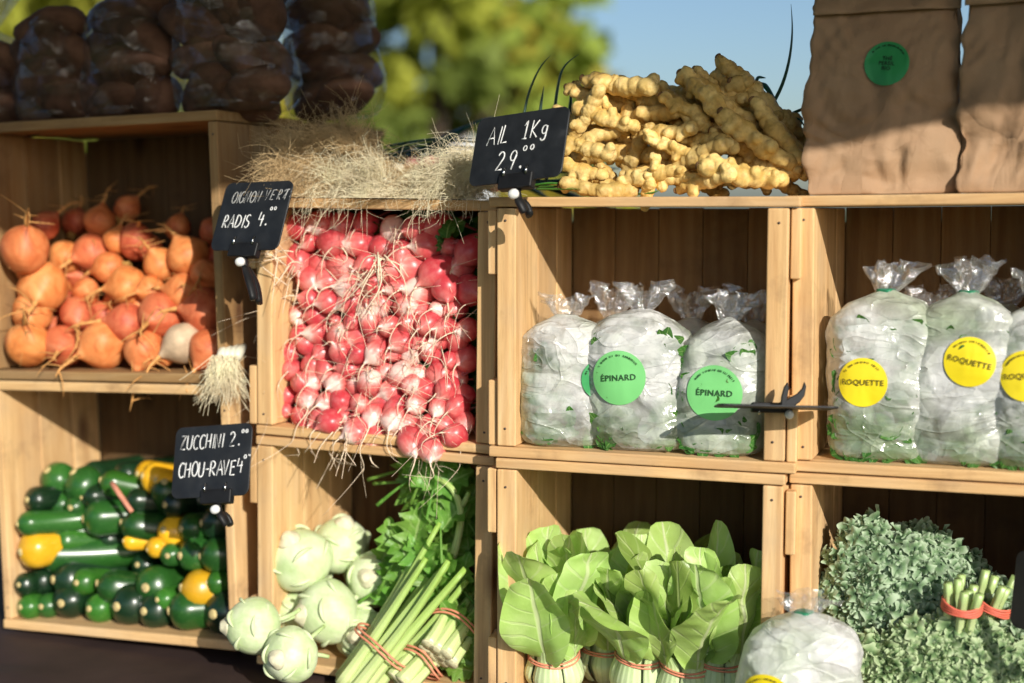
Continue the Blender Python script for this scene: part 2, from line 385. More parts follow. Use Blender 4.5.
def ginger_mat():
    t = NT('rhizome_skin'); oi = objrand(t); co = t.coord()
    n = t.noise(co, 24, 6, .65); b = t.noise(co, 120, 4, .6); pk = t.noise(co, 14, 2)
    c = t.ramp(n, [(.27, (.32, .17, .04)), (.43, (.60, .39, .11)), (.60, (.80, .58, .22)), (.85, (.86, .69, .38))])
    c = t.mix(t.math('MULTIPLY', t.ramp(b, [(.50, (0, 0, 0)), (.72, (1, 1, 1))]), .65), c, (.34, .19, .06))
    c = t.mix(t.math('MULTIPLY', t.ramp(pk, [(.66, (0, 0, 0)), (.76, (1, 1, 1))]), .55), c, (.60, .20, .15))
    c = t.n('ShaderNodeHueSaturation', {'Color': c, 'Value': t.math('ADD', t.math('MULTIPLY', (oi, 'Random'), .35), .8)})
    return t.out(t.pbr(c, .55, t.bump(b, .35, .0015), .35))
GINGER = ginger_mat()
ROOTS = simple('straw_roots', (.66, .48, .26), .75, .2, 30, .3, 0)
ROOTS_PALE = simple('pale_roots', (.94, .79, .55), .75, .2, 30, .2, 0)
ONION_BULB = simple('onion_bulb', (.74, .70, .55), .35, .4, 40, .2)
ONION_RED = simple('onion_bulb_pink', (.42, .18, .15), .4, .4, 50, .4)

def film_mat(name, lo=.55, hi=.97, tint=(.86, .86, .84), scale=9, thr=(.34, .58), rough=.22):
    """fogged plastic film: milky where it is misted, clearer where leaves press against it"""
    t = NT(name); oi = objrand(t)
    off = t.n('ShaderNodeCombineXYZ', {0: t.math('MULTIPLY', (oi, 'Random'), 20), 1: 0.0, 2: t.math('MULTIPLY', (oi, 'Random'), 9)})
    co = t.coord((1, 1, 1), off); n = t.noise(co, scale * 2.2, 5, .6, .7); f = t.noise(co, 55, 4, .6, 1.2)
    sp = t.n('ShaderNodeSeparateXYZ', {0: (t.n('ShaderNodeTexCoord'), 'Object')})
    low = t.math('MULTIPLY', t.math('SUBTRACT', 1.0, t.math('MULTIPLY', (sp, 'Z'), 13)), .20)
    low = t.math('MAXIMUM', low, 0.0)
    a = t.ramp(t.math('SUBTRACT', n, low), [(thr[0], (lo,) * 3), (thr[1], (hi,) * 3)])
    w1 = t.n('ShaderNodeTexVoronoi', {'Vector': t.mix(.035, t.coord((1, 1, .6), off), t.noise(co, 20, 2)), 'Scale': 26, 'Randomness': 1}, feature='DISTANCE_TO_EDGE')
    fa = t.n('ShaderNodeMath', {0: (facets(t, off, co, 17, 2.6, 1.0), 'Value'), 1: 60.0}, operation='MULTIPLY'); fb = t.n('ShaderNodeMath', {0: (facets(t, off, co, 34, 2.4, -.85), 'Value'), 1: 50.0}, operation='MULTIPLY')
    cr = t.ramp((w1, 'Distance'), [(0, (1, 1, 1)), (.10, (.25, .25, .25)), (.30, (0, 0, 0))])
    LN = []
    for rr_, sc2 in ((1.15, 5.5), (-1.0, 8)):
        mp = t.n('ShaderNodeMapping', {0: co, 'Rotation': (0, rr_, 0), 'Scale': (1, 1, 2.0)})
        nn = t.noise(mp, sc2, 2, .5, 1.2); LN.append(t.ramp(t.math('ABSOLUTE', t.math('SUBTRACT', nn, .5)), [(0, (1, 1, 1)), (.012, (.5, .5, .5)), (.05, (0, 0, 0))]))
    lnz = t.n('ShaderNodeMath', {0: LN[0], 1: LN[1]}, operation='ADD')
    bm = t.bump(t.math('ADD', t.math('ADD', fa, fb), t.math('ADD', t.math('MULTIPLY', f, .25), t.math('MULTIPLY', lnz, .24))), .7, .0076)
    gn = t.ramp(t.math('SUBTRACT', t.noise(co, scale * 1.3, 3), t.math('MULTIPLY', low, .55)), [(.30, (.60, .69, .50)), (.47, (.78, .82, .73)), (.60, tint)])
    p = t.pbr(gn, rough, bm, .6)
    tr = t.n('ShaderNodeBsdfTranslucent', {'Color': gn})
    d = t.n('ShaderNodeMixShader', {0: .35, 1: p, 2: tr})
    g = t.n('ShaderNodeBsdfGlossy', {'Roughness': .12, 'Normal': bm}); clr = t.n('ShaderNodeMixShader', {0: .10, 1: t.n('ShaderNodeBsdfTransparent'), 2: g})
    return t.out(t.n('ShaderNodeMixShader', {0: a, 1: clr, 2: d}))
FILM = film_mat('fogged_film', .45, .95, (.93, .932, .915), 9, (.32, .52))
FILM_R = film_mat('fogged_film_clearer', .42, .93, (.92, .925, .90), 9, (.34, .54))
FILM_W = film_mat('white_film', .92, .99, (.93, .92, .91), 9, (.25, .5), .3)
def clear_mat(name, milk=.13, tint=(.9, .9, .9), gl=.14):
    t = NT(name); f = t.noise(t.coord(), 60, 4, .6, 1.5); bm = t.bump(f, .6, .004)
    g = t.n('ShaderNodeBsdfGlossy', {'Roughness': .08, 'Normal': bm})
    p = t.pbr(tint, .3, bm, .5)
    a = t.n('ShaderNodeMixShader', {0: gl, 1: t.n('ShaderNodeBsdfTransparent'), 2: g})
    return t.out(t.n('ShaderNodeMixShader', {0: milk, 1: a, 2: p}))
CLEAR = clear_mat('clear_film', .06, (.9, .9, .9), .22)
def pot_film():
    t = NT('clear_film_bag'); f = t.noise(t.coord((1, 1, 2.2)), 22, 5, .6, 2.0); fa = t.math('MULTIPLY', (facets(t, None, t.coord(), 24, 2.4, .8), 'Value'), 60.0); bm = t.bump(t.math('ADD', fa, t.math('MULTIPLY', f, .3)), .9, .016)
    lw = t.n('ShaderNodeLayerWeight', {'Blend': .35, 'Normal': bm}); e = t.math('POWER', (lw, 'Facing'), 2.6)
    g = t.n('ShaderNodeBsdfGlossy', {'Roughness': .10, 'Normal': bm})
    a = t.n('ShaderNodeMixShader', {0: t.math('ADD', .10, t.math('MULTIPLY', e, .25)), 1: t.n('ShaderNodeBsdfTransparent', {'Color': (.93, .92, .92, 1)}), 2: g})
    return t.out(t.n('ShaderNodeMixShader', {0: t.math('MULTIPLY', e, .16), 1: a, 2: t.pbr((.42, .40, .38), .35, bm, .5)}))
CLEAR_POT = pot_film()
POTATO = simple('earthy_potato', (.12, .062, .040), .8, .15, 35, .5, .4, 0, .4)

def paper():
    t = NT('kraft_paper'); n = t.noise(t.coord((1, 1, .06)), 260, 3); m = t.noise(t.coord(), 14, 5)
    c = t.ramp(m, [(.3, (.34, .205, .115)), (.7, (.41, .265, .155))])
    c = t.mix(t.math('MULTIPLY', n, .25), c, (.27, .16, .085))
    cr = t.noise(t.coord(), 30, 3, .5, 2.0); co = t.coord()
    sp = t.n('ShaderNodeSeparateXYZ', {0: (t.n('ShaderNodeTexCoord'), 'Object')}); lo = t.ramp((sp, 'Z'), [(.05, (1, 1, 1)), (.16, (.3, .3, .3))])
    fa = t.math('MULTIPLY', (facets(t, None, co, 15, .8), 'Value'), 70.0); fa = t.math('MULTIPLY', fa, lo)
    return t.out(t.pbr(c, .7, t.bump(t.math('ADD', fa, t.math('MULTIPLY', cr, .12)), .9, .014), .25))
PAPER = paper()
PAPER_DARK = simple('print_ink', (.012, .03, .014), .6)
INK_BROWN = simple('print_ink_brown', (.14, .11, .01), .6)
INK_GREEN = simple('print_ink_green', (.015, .07, .02), .6)
STK_GREEN = simple('sticker_green', (.20, .60, .20), .35, .5, 12, .08)
STK_DGREEN = simple('sticker_dark_green', (.03, .30, .085), .4, .5, 12, .08)
STK_YELLOW = simple('sticker_yellow', (.90, .72, .02), .35, .5, 12, .05)

def cloth_mat():
    t = NT('brown_table_cloth'); n = t.noise(t.coord(), 8, 5); w = t.noise(t.coord(), 400, 2)
    c = t.ramp(n, [(.3, (.030, .017, .015)), (.7, (.055, .033, .028))])
    return t.out(t.pbr(c, .75, t.bump(w, .4, .001), .3))
CLOTH = cloth_mat()

# ------------------------------------------------------------------ world, sun
SUN = Vector((-.572, 1.255, -.58)).normalized()
w = bpy.data.worlds.new('World'); sc.world = w; w.use_nodes = True
nt = w.node_tree; bg = nt.nodes['Background']
sky = nt.nodes.new('ShaderNodeTexSky'); sky.sky_type = 'NISHITA'; sky.sun_disc = False
toSun = -SUN
sky.sun_elevation = math.asin(toSun.z); sky.sun_rotation = math.atan2(toSun.x, toSun.y)
sky.air_density = 1.0; sky.dust_density = 1.4; sky.ozone_density = 3.5
nt.links.new(sky.outputs[0], bg.inputs[0]); bg.inputs[1].default_value = 0.115
sun = bpy.data.objects.new('sun', bpy.data.lights.new('sun', 'SUN')); COL.objects.link(sun)
sun.data.energy = 5.0; sun.data.angle = rad(.5); sun.data.color = (1, .95, .86)
sun.rotation_euler = SUN.to_track_quat('-Z', 'Y').to_euler()
sun.location = (1, -3, 4)
sc.view_settings.view_transform = 'Standard'; sc.view_settings.look = 'None'
sc.view_settings.exposure = 0; sc.view_settings.gamma = 1
sc.render.engine = 'CYCLES'
sc.cycles.max_bounces = 8; sc.cycles.transparent_max_bounces = 16
sc.cycles.use_denoising = True
sc.cycles.sample_clamp_indirect = 4

# ------------------------------------------------------------------ setting
def ground_mat():
    t = NT('trodden_grass'); n = t.noise(t.coord(), .6, 6); n2 = t.noise(t.coord(), 40, 4)
    c = t.ramp(n, [(.35, (.05, .075, .022)), (.55, (.085, .10, .035)), (.75, (.14, .12, .07))])
    return t.out(t.pbr(c, .9, t.bump(n2, .5, .03), .2))
g = MB(); g.add([(-900, -900, 0), (900, -900, 0), (900, 900, 0), (-900, 900, 0)], np.array([[0, 1, 2, 3]]))
tag(g.build('ground', ground_mat(), None, False), kind='structure')

# table under all crates
TM = Matrix.Translation((-.02, 1.96, 0)) @ Matrix.Rotation(-rad(20.5), 4, 'Z')
tb = thing('trestle_table', 'long wooden trestle table under the brown cloth', 'table', TM)
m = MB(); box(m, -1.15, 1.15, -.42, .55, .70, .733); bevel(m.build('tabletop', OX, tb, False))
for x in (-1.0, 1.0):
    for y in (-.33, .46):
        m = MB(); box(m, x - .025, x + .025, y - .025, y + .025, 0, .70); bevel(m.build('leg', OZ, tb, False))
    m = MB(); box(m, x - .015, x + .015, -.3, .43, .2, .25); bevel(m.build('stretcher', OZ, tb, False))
nx, ny = 120, 70
X, Y = np.meshgrid(np.linspace(-1.22, 1.22, nx), np.linspace(-.60, .72, ny))
px_, py_ = X.ravel(), Y.ravel(); p3 = np.stack([px_, py_, 0 * px_], 1)
over = np.maximum(0, np.maximum(np.abs(px_) - 1.16, np.maximum(-.43 - py_, py_ - .56)))
front = np.where(py_ < -.16, 1.0, 0.15)
z = .7385 + front * np.maximum(-.003, .0035 * vnoise(p3, 4, 3, 4.0) + .004 * crumple(p3, 8, 5, 3, 1.5)) - 2.2 * over
py2 = np.where(py_ < -.43, -.43 + (py_ + .43) * .12, py_)
m = MB(); m.add(np.stack([px_, py2, z], 1), grid_faces(nx, ny))
o = m.build('tablecloth', CLOTH); o.matrix_world = TM
tag(o, 'dark brown cloth covering the table beneath the crates', 'tablecloth')

# ------------------------------------------------------------------ crates
def crate(c, level, label, wx=WX, wz=WZ, shell=.014, back=None, extra=0.0, cleats=True):
    M = c.M @ Matrix.Translation((0, back or 0, level * c.h + .0005))
    t = thing('wooden_crate', label, 'crate', M, 'wooden produce crates')
    W, h, D, wl = c.W, c.h - .001, c.D, c.wall
    def boards(name, lo, hi):
        m = MB(); n = 2; gap = .006
        for i in range(n):
            y0 = D * i / n + (gap / 2 if i else 0); y1 = D * (i + 1) / n - (gap / 2 if i < n - 1 else 0)
            box(m, -.010 if extra else -.001, W + .001 + extra, y0 + R.uniform(0, .002), y1, lo + R.uniform(0, .0015), hi - R.uniform(0, .001))
        bevel(m.build(name, wx, t, False))
    boards('top_panel', h - shell, h)
    boards('bottom_panel', 0, shell)
    for x0 in (0, W - wl):
        m = MB(); ys = [0.002, D * .36, D * .68, D - .0093]
        for i in range(3): box(m, x0 + R.uniform(.0, .0012), x0 + wl - R.uniform(0, .0012), ys[i] + (.001 if i else 0), ys[i + 1] - .001, shell + .0008, h - shell - .0008)
        sp = bevel(m.build('side_panel', wz, t, False))
        if cleats:
            for z0 in (shell + .0, h - shell - .085):
                cx0 = -.0135 if x0 == 0 else W + .0012
                m = MB(); box(m, cx0, cx0 + .0123, .004 + R.uniform(0, .006), .045, z0, z0 + .078 + R.uniform(0, .008)); bevel(m.build('cleat', wz, sp, False), .002)
        for zz in (shell + .02, h - shell - .02):
            for dx in (.5,):
                m = MB(); lathe(m, [(.0001, 0), (.0016, 0), (.0016, .0012), (.0001, .0014)], 8, None, Matrix.Translation((x0 + wl * dx + R.uniform(-.002, .002), .0022, zz + R.uniform(-.006, .006))) @ Matrix.Rotation(PI / 2, 4, 'X'))
                m.build('nail', STEEL_DARK, sp)
    m = MB(); n = 5; ws = (W - 2 * wl) / n
    for i in range(n):
        box(m, wl + ws * i + .0004, wl + ws * (i + 1) - .0004, D - .010, D - .0005, shell + .0004, h - shell - (.0016 if i in (1, 3) and c is C3 else .0004))
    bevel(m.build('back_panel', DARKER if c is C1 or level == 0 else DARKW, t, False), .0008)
    for z0, z1 in ((shell + .03, h * .44), (h * .47, h - shell - .02)):
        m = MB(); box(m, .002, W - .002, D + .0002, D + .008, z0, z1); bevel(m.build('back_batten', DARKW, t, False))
    return t
STEEL_DARK = simple('rusty_nail', (.09, .06, .045), .5, .5, 60, .3)
crate(C1, 0, 'large weathered crate on the cloth holding the zucchini', WX, WZ, .015, cleats=False)
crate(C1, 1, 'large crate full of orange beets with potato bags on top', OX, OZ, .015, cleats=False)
crate(C2, 0, 'wooden crate with kohlrabi and celery spilling from it')
crate(C2, 1, 'wooden crate packed with pink radishes')
crate(C3, 0, 'wooden crate holding heads of pak choi')
crate(C3, 1, 'wooden crate holding bags with green stickers', extra=.012)
crate(C4, 0, 'wooden crate filled with curly kale')
crate(C4, 1, 'wooden crate holding bags with yellow stickers', extra=.004)
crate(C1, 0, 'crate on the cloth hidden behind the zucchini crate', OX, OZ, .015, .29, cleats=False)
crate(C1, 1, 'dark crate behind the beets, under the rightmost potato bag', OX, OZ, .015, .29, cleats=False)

# ------------------------------------------------------------------ words for labels
ORD = ['first', 'second', 'third', 'fourth', 'fifth', 'sixth', 'seventh', 'eighth', 'ninth', 'tenth', 'eleventh', 'twelfth', 'thirteenth', 'fourteenth', 'fifteenth', 'sixteenth', 'seventeenth', 'eighteenth', 'nineteenth', 'twentieth', 'twenty-first', 'twenty-second', 'twenty-third', 'twenty-fourth']
def row_labels(items, edges, what, where):
    """items: (px, py, adjective); edges: picture heights that part the rows from the bottom up"""
    rows = {}
    for i, it in enumerate(items):
        k = sum(it[1] < e for e in edges); rows.setdefault(k, []).append(i)
    keys = sorted(rows); out = [None] * len(items)
    for n, k in enumerate(keys):
        nm = 'bottom row' if n == 0 else 'top row' if n == len(keys) - 1 else ORD[n] + ' row up'
        for j, i in enumerate(sorted(rows[k], key=lambda q: items[q][0])):
            pos = 'leftmost' if j == 0 else 'rightmost' if j == len(rows[k]) - 1 else ORD[j] + ' from left'
            out[i] = f'{items[i][2]} {what}, {pos} in the {nm} {where}'
    return out
class Kind:
    """one model; the first placement is the model itself, the others are copies of it and its parts"""
    def __init__(s, make): s.make = make; s.root = None
    def place(s, M, label, group=None):
        if s.root is None:
            s.root = s.make(); s.root.matrix_world = M; s.root['label'] = label
            if group: s.root['group'] = group
            return s.root
        return dup(s.root, M, label, group)

# ------------------------------------------------------------------ golden beets
def beet_kind(seed, mat, fat=1.0, tail=.07):
    def make():
        rs = np.random.RandomState(seed)
        t = thing('golden_beet', '', 'beet')
        r = .034
        prof = smoothprof([(.0002, .031), (.010, .0325), (.020, .029), (.031, .014), (.0345 * fat, -.002), (.0305 * fat, -.016), (.020, -.028), (.008, -.036), (.0036, -.043)], 26)
        m = MB(); lathe(m, prof, 30, lambda a, z: 1 + .05 * np.sin(a * 2 + rs.rand() * 6) + .03 * np.sin(3 * a + z * 60 + rs.rand() * 6) + .012 * np.sin(7 * a + z * 150))
        m.build('bulb', mat, t)
        m = MB(); L = tail; c1 = rs.uniform(.3, .8) * L
        pts = spline([(0, 0, -.042), (.08 * L, 0, -.045 - .3 * L), (.4 * c1, rs.uniform(-.2, .2) * L, -.045 - .7 * L), (c1, rs.uniform(-.3, .3) * L, -.045 - .95 * L)], 12)
        tube(m, pts, np.linspace(.0040, .0006, 12), 7)
        for k in range(5):
            i = rs.randint(2, 9); d = rs.normal(size=3) * .012
            tube(m, spline([pts[i], pts[i] + d, pts[i] + d * 1.6 + (.008, 0, -.006)], 5), np.linspace(.0012, .0003, 5), 4)
        m.build('tail_root', BEET_TAIL, t)
        m = MB()
        for k in range(7):
            a = k * .9 + rs.rand(); q = rs.uniform(0, .010); b = Vector((q * math.cos(a), q * math.sin(a), .029))
            tube(m, [b, b * 1.0 + Vector((q * .3 * math.cos(a), q * .3 * math.sin(a), rs.uniform(.008, .02)))], [.0035, .0024], 6)
        m.build('stem_stub', BEET_STUB, t)
        return t
    return Kind(make)
BK = [beet_kind(1, BEET, 1.02, .04), beet_kind(2, BEET, 1.06, .03), beet_kind(3, BEET, .98, .06), beet_kind(5, BEET, 1.0, .022)]
BPALE = beet_kind(9, BEET_PALE, 1.02, .04)
# x, y, radius in the picture, tail direction (right, out, up) or None, look
BE = [(22, 250, 25, (-.35, -.5, .9), 'big smooth'), (66, 257, 17, (-.5, -.6, -.6), 'light'), (93, 252, 20, (-.4, -.9, -.3), 'light rounded'), (43, 287, 26, (.2, -.9, -.45), 'large twisted'),
      (100, 222, 16, (0, .3, .9), 'reddish shaded'), (32, 313, 19, (.3, -.9, -.4), 'half hidden'), (78, 314, 18, (.5, -.7, -.5), 'orange'), (109, 268, 16, (-.95, -.3, -.2), 'yellowish pointed'),
      (86, 292, 14, (.6, -.7, -.2), 'small'), (128, 286, 20, (-.9, -.5, -.1), 'bright round'), (28, 344, 23, (-.2, -.6, .75), 'large pinkish orange'), (64, 346, 21, (.4, -.9, -.15), 'rough'),
      (104, 346, 23, (-.5, -.9, -.35), 'broad yellow-orange'), (102, 315, 15, (-.4, -.9, -.3), 'dark orange'), (127, 322, 19, (-.8, -.6, .1), 'small-tailed'), (136, 242, 19, (.5, -.5, .6), 'glossy'),
      (160, 265, 17, (-.1, -.6, .75), 'stub-tailed'), (188, 257, 20, (-.45, -.2, .9), 'long-tailed'), (206, 275, 16, (.3, -.95, -.1), 'compact'), (183, 292, 18, (-.9, -.4, .2), 'hook-tailed'),
      (161, 315, 22, (.1, -.95, -.2), 'deep orange'), (206, 312, 22, (-.85, -.5, .15), 'big pale-shouldered'), (144, 351, 20, (0, -.55, -.85), 'round low-hanging'), (183, 343, 20, (-.7, -.7, -.5), 'pale whitish'),
      (211, 349, 20, (-.3, -.7, -.7), 'smooth'), (118, 241, 14, (.1, .2, .95), 'little shaded'), (127, 209, 15, (.3, .5, .6), 'dark'), (216, 258, 13, (.3, -.3, .9), 'partly covered'),
      (151, 290, 14, (-.4, -.9, -.1), 'small yellowish'), (164, 355, 11, (-.6, -.8, -.2), 'tiny'), (60, 283, 14, (.5, -.8, -.1), 'half hidden'), (178, 228, 14, (0, .4, .8), 'dark shaded'), (75, 222, 14, (0, .5, .8), 'dark shaded'), (214, 232, 15, (.3, .5, .7), 'dark shaded'),(45, 226, 15, (-.2, .6, .7), 'dark shaded')]
BE += [(x_, y_, 15, (R.uniform(-.6, .6), -.8, R.uniform(-.4, .5)), 'half hidden ' + c_) for x_, y_, c_ in ((50, 330, 'copper'), (84, 332, 'orange'), (124, 338, 'copper'), (164, 336, 'orange'), (196, 330, 'copper'), (118, 303, 'orange'), (60, 300, 'copper'), (140, 303, 'orange'), (184, 274, 'copper'), (112, 250, 'orange'), (80, 276, 'copper'), (195, 297, 'orange'), (30, 270, 'copper'), (150, 250, 'copper'), (208, 292, 'orange'))]
lab = row_labels(BE, [333, 303, 275, 246], 'golden beet', 'of the crate')
for i, (px, py, r, d, ad) in enumerate(BE):
    v = .045 + max(0, 352 - py) / 140 * .115 + (.03 if 'dark' in ad or 'hidden' in ad or 'covered' in ad else 0) + R.uniform(-.006, .006)
    v = min(v, .205)
    p = C1.at(px, py, v)
    s = r * (2.2 / F) / .0338 * R.uniform(.98, 1.04)
    if py > 335 and p.z - C1.h < .015 + .033 * s: p.z = C1.h + .016 + .033 * s
    rr = .036 * s
    while v > .03 and p.x < C1.wall + rr * .95: v -= .004; p = C1.at(px, py, v)
    p.x = min(max(p.x, C1.wall + rr), C1.W - C1.wall - rr * .9)
    K = BPALE if 'whitish' in ad else BK[i % 4]
    if px < 60: d = (abs(d[0]) + .2, d[1], d[2])
    T = C1.dir(d)
    K.place(basis(T, Vector((R.uniform(-.5, .5), R.uniform(-.3, .3), -1)), C1.w(p), s), lab[i], 'golden beets heaped in the crate')

# ------------------------------------------------------------------ zucchini
def zuc_kind(seed, mat, fat=1.0, bow=.07, L=.175):
    def make():
        rs = np.random.RandomState(seed)
        t = thing('zucchini', '', 'zucchini')
        m = MB(); n = 26; q = np.linspace(0, 1, n)
        r = .0235 * fat * np.clip(np.sqrt(np.clip(1 - (1 - np.clip(q / .13, 0, 1)) ** 2, 0, 1)), .2, 1) * (1.06 - .30 * q) * (1 - .45 * np.clip((q - .86) / .14, 0, 1) ** 2)
        z = -L * q; pts = np.stack([bow * L * (q - q * q) * 3, 0 * q, z], 1)
        tube(m, pts, r, 26)
        v = m.V[0]; a = np.arctan2(v[:, 1], v[:, 0] - np.interp(-v[:, 2], -z, pts[:, 0])); c = np.stack([np.interp(-v[:, 2], -z, pts[:, 0]), 0 * a, v[:, 2]], 1)
        m.V[0] = c + (v - c) * (1 + .022 * np.cos(a * 5 + seed))[:, None]
        m.build('body', mat, t)
        m = MB(); lathe(m, [(.0002, .0022), (.0040, .0018), (.0056, .0004), (.0058, -.0016)], 12)
        m.build('blossom_scar', ZUC_SCAR, t)
        m = MB(); e = pts[-1]
        for k in range(1): tube(m, [e + (0, 0, .004), e + (0, 0, -.012), e + (.001, 0, -.026)], [.0125 * fat, .0085, .0095], 5)
        m.build('stem_stub', simple('zucchini_stem', (.18, .26, .07), .6, .3, 60, .3), t)
        return t
    return Kind(make)
ZK = {'green': [zuc_kind(1, ZUC_GREEN), zuc_kind(2, ZUC_GREEN, 1.05, .03), zuc_kind(3, ZUC_GREEN, .95, .12)], 'dark': [zuc_kind(4, ZUC_DARK), zuc_kind(5, ZUC_DARK, 1.04, .05)],
      'light': [zuc_kind(6, ZUC_LIGHT)], 'yellow': [zuc_kind(7, ZUC_YELLOW, 1.0, .10), zuc_kind(8, ZUC_YELLOW, 1.08, .02)]}
E_, S_ = (-.10, -1, .02), (-.72, -.69, 0)
ZU = [(23, 613, 12, E_, 'light', 'small light green'), (44, 613, 12, E_, 'green', 'small green'), (64, 613, 17, E_, 'dark', 'dark green'), (92, 612, 14, E_, 'light', 'light green'), (120, 617, 19, E_, 'dark', 'thick dark green'),
      (147, 620, 17, E_, 'dark', 'dark green'), (172, 621, 19, (-.75, -.7, 0), 'green', 'wide green'), (216, 619, 20, E_, 'dark', 'blackish green'),
      (21, 585, 11, E_, 'dark', 'thin dark green'), (36, 583, 13, E_, 'dark', 'dark green'), (56, 580, 18, (-.4, -1, 0), 'dark', 'nearly black'), (79, 583, 13, E_, 'light', 'light green'), (100, 584, 19, S_, 'green', 'long sideways green'),
      (148, 588, 19, E_, 'green', 'green'), (184, 588, 18, (-.6, -.9, .1), 'yellow', 'bright yellow'), (209, 583, 12, S_, 'light', 'slim light green'),
      (20, 552, 17, (-.35, -1, 0), 'yellow', 'plump yellow'), (42, 554, 18, (-.78, -.62, .03), 'green', 'long glossy sideways green'), (58, 540, 12, (-.6, -.8, 0), 'light', 'light green'), (126, 541, 9, S_, 'yellow', 'slender sideways yellow'),
      (150, 550, 9, (-.5, -.9, -.1), 'yellow', 'small yellow'), (170, 556, 12, E_, 'green', 'small green'), (183, 556, 16, (-.3, -1, 0), 'green', 'green'), (203, 556, 17, (-.8, -.6, 0), 'green', 'thick sideways green'),
      (17, 524, 14, S_, 'green', 'sideways green'), (42, 528, 18, (-.8, -.6, .1), 'green', 'glossy green'), (86, 519, 18, S_, 'green', 'thick sideways green'), (124, 523, 17, S_, 'green', 'sideways green'),
      (166, 530, 15, (-.3, -1, .1), 'yellow', 'golden yellow'), (184, 529, 14, (-.2, -1, 0), 'green', 'small green'), (204, 523, 17, (-.75, -.7, 0), 'dark', 'dark sideways green'),
      (54, 506, 13, E_, 'green', 'small green'), (73, 508, 12, E_, 'green', 'small green'), (84, 497, 14, S_, 'dark', 'dark sideways green'), (168, 505, 13, E_, 'dark', 'dark green'), (128, 500, 13, S_, 'dark', 'dark sideways green'),
      (50, 470, 17, (-.3, -.6, .75), 'green', 'upright tilted green'), (76, 472, 18, (-.3, -.6, .75), 'green', 'upright tilted green'), (103, 480, 14, (-.8, -.6, .2), 'light', 'light green'), (145, 476, 14, (-.5, -.8, .2), 'yellow', 'yellow'),
      (158, 480, 13, (-.1, -1, .2), 'yellow', 'rounded yellow'), (167, 482, 15, (.1, -.8, .6), 'green', 'green'), (140, 474, 13, (-.3, -.9, .2), 'yellow', 'shaded yellow'), (190, 500, 15, E_, 'dark', 'shaded dark green'), (210, 500, 15, E_, 'dark', 'shaded dark green')]
ZU += [(200, 486, 14, E_, 'green', 'shaded green'), (222, 470, 14, E_, 'dark', 'shaded dark green'), (185, 470, 14, S_, 'dark', 'shaded dark green'), (112, 500, 13, E_, 'green', 'shaded green'), (100, 540, 13, S_, 'dark', 'shaded dark green'), (140, 565, 12, E_, 'dark', 'shaded dark green'),
       (75, 563, 12, E_, 'dark', 'shaded dark green'), (30, 500, 13, E_, 'dark', 'shaded dark green'), (30, 540, 11, E_, 'dark', 'shaded dark green'), (160, 600, 11, E_, 'light', 'small light green'), (222, 546, 14, E_, 'dark', 'shaded dark green'), (120, 476, 13, E_, 'dark', 'shaded dark green'), (90, 475, 13, E_, 'dark', 'shaded dark green')]
lab = row_labels([(a, b, f) for a, b, c_, d, e, f in ZU], [601, 568, 537, 513, 488], 'zucchini', 'of the pile')
cnt = {}
for i, (px, py, r, d, k, ad) in enumerate(ZU):
    side = abs(d[0]) > .6
    v = .012 + max(0, 620 - py) / 160 * .07 + (.04 if 'shaded' in ad else 0) + (.004 if side else 0)
    p = C1.at(px - 3, py, v); s = r * (2.16 / F) / .0222
    if py > 600: p.z = max(p.z, .0165 + .0235 * s)
    while v > .004 and p.x < C1.wall + .018 * s: v -= .003; zz = p.z; p = C1.at(px - 3, py, v); p.z = max(p.z, zz if py > 600 else p.z)
    p.x = min(max(p.x, C1.wall + .018 * s), C1.W - C1.wall - .022 * s)
    if side: p.x = min(p.x, C1.W - C1.wall - .05)
    q = cnt.get(k, 0); cnt[k] = q + 1; K = ZK[k][q % len(ZK[k])]; s *= .92 if side else 1
    T = -C1.dir(d)
    M = basis(T, Vector((R.uniform(-1, 1), R.uniform(-1, 1), -.4)), C1.w(p), s)
    # +z of the model is the blossom end: it points along d
    K.place(M, lab[i], 'zucchini piled in the large crate')
m = MB(); a, b = C1.w(C1.at(112, 483, .04)), C1.w(C1.at(132, 512, .03))
tube(m, spline([a, (a + b) / 2 + Vector((0, -.004, .002)), b], 6), [.004, .0042, .0042, .004, .0038, .0036], 8)
tag(m.build('leaf_stalk', simple('pink_stalk', (.62, .26, .17), .5, .3, 90, .2)), 'thin pink stalk lying slanted on the zucchini', 'stalk')

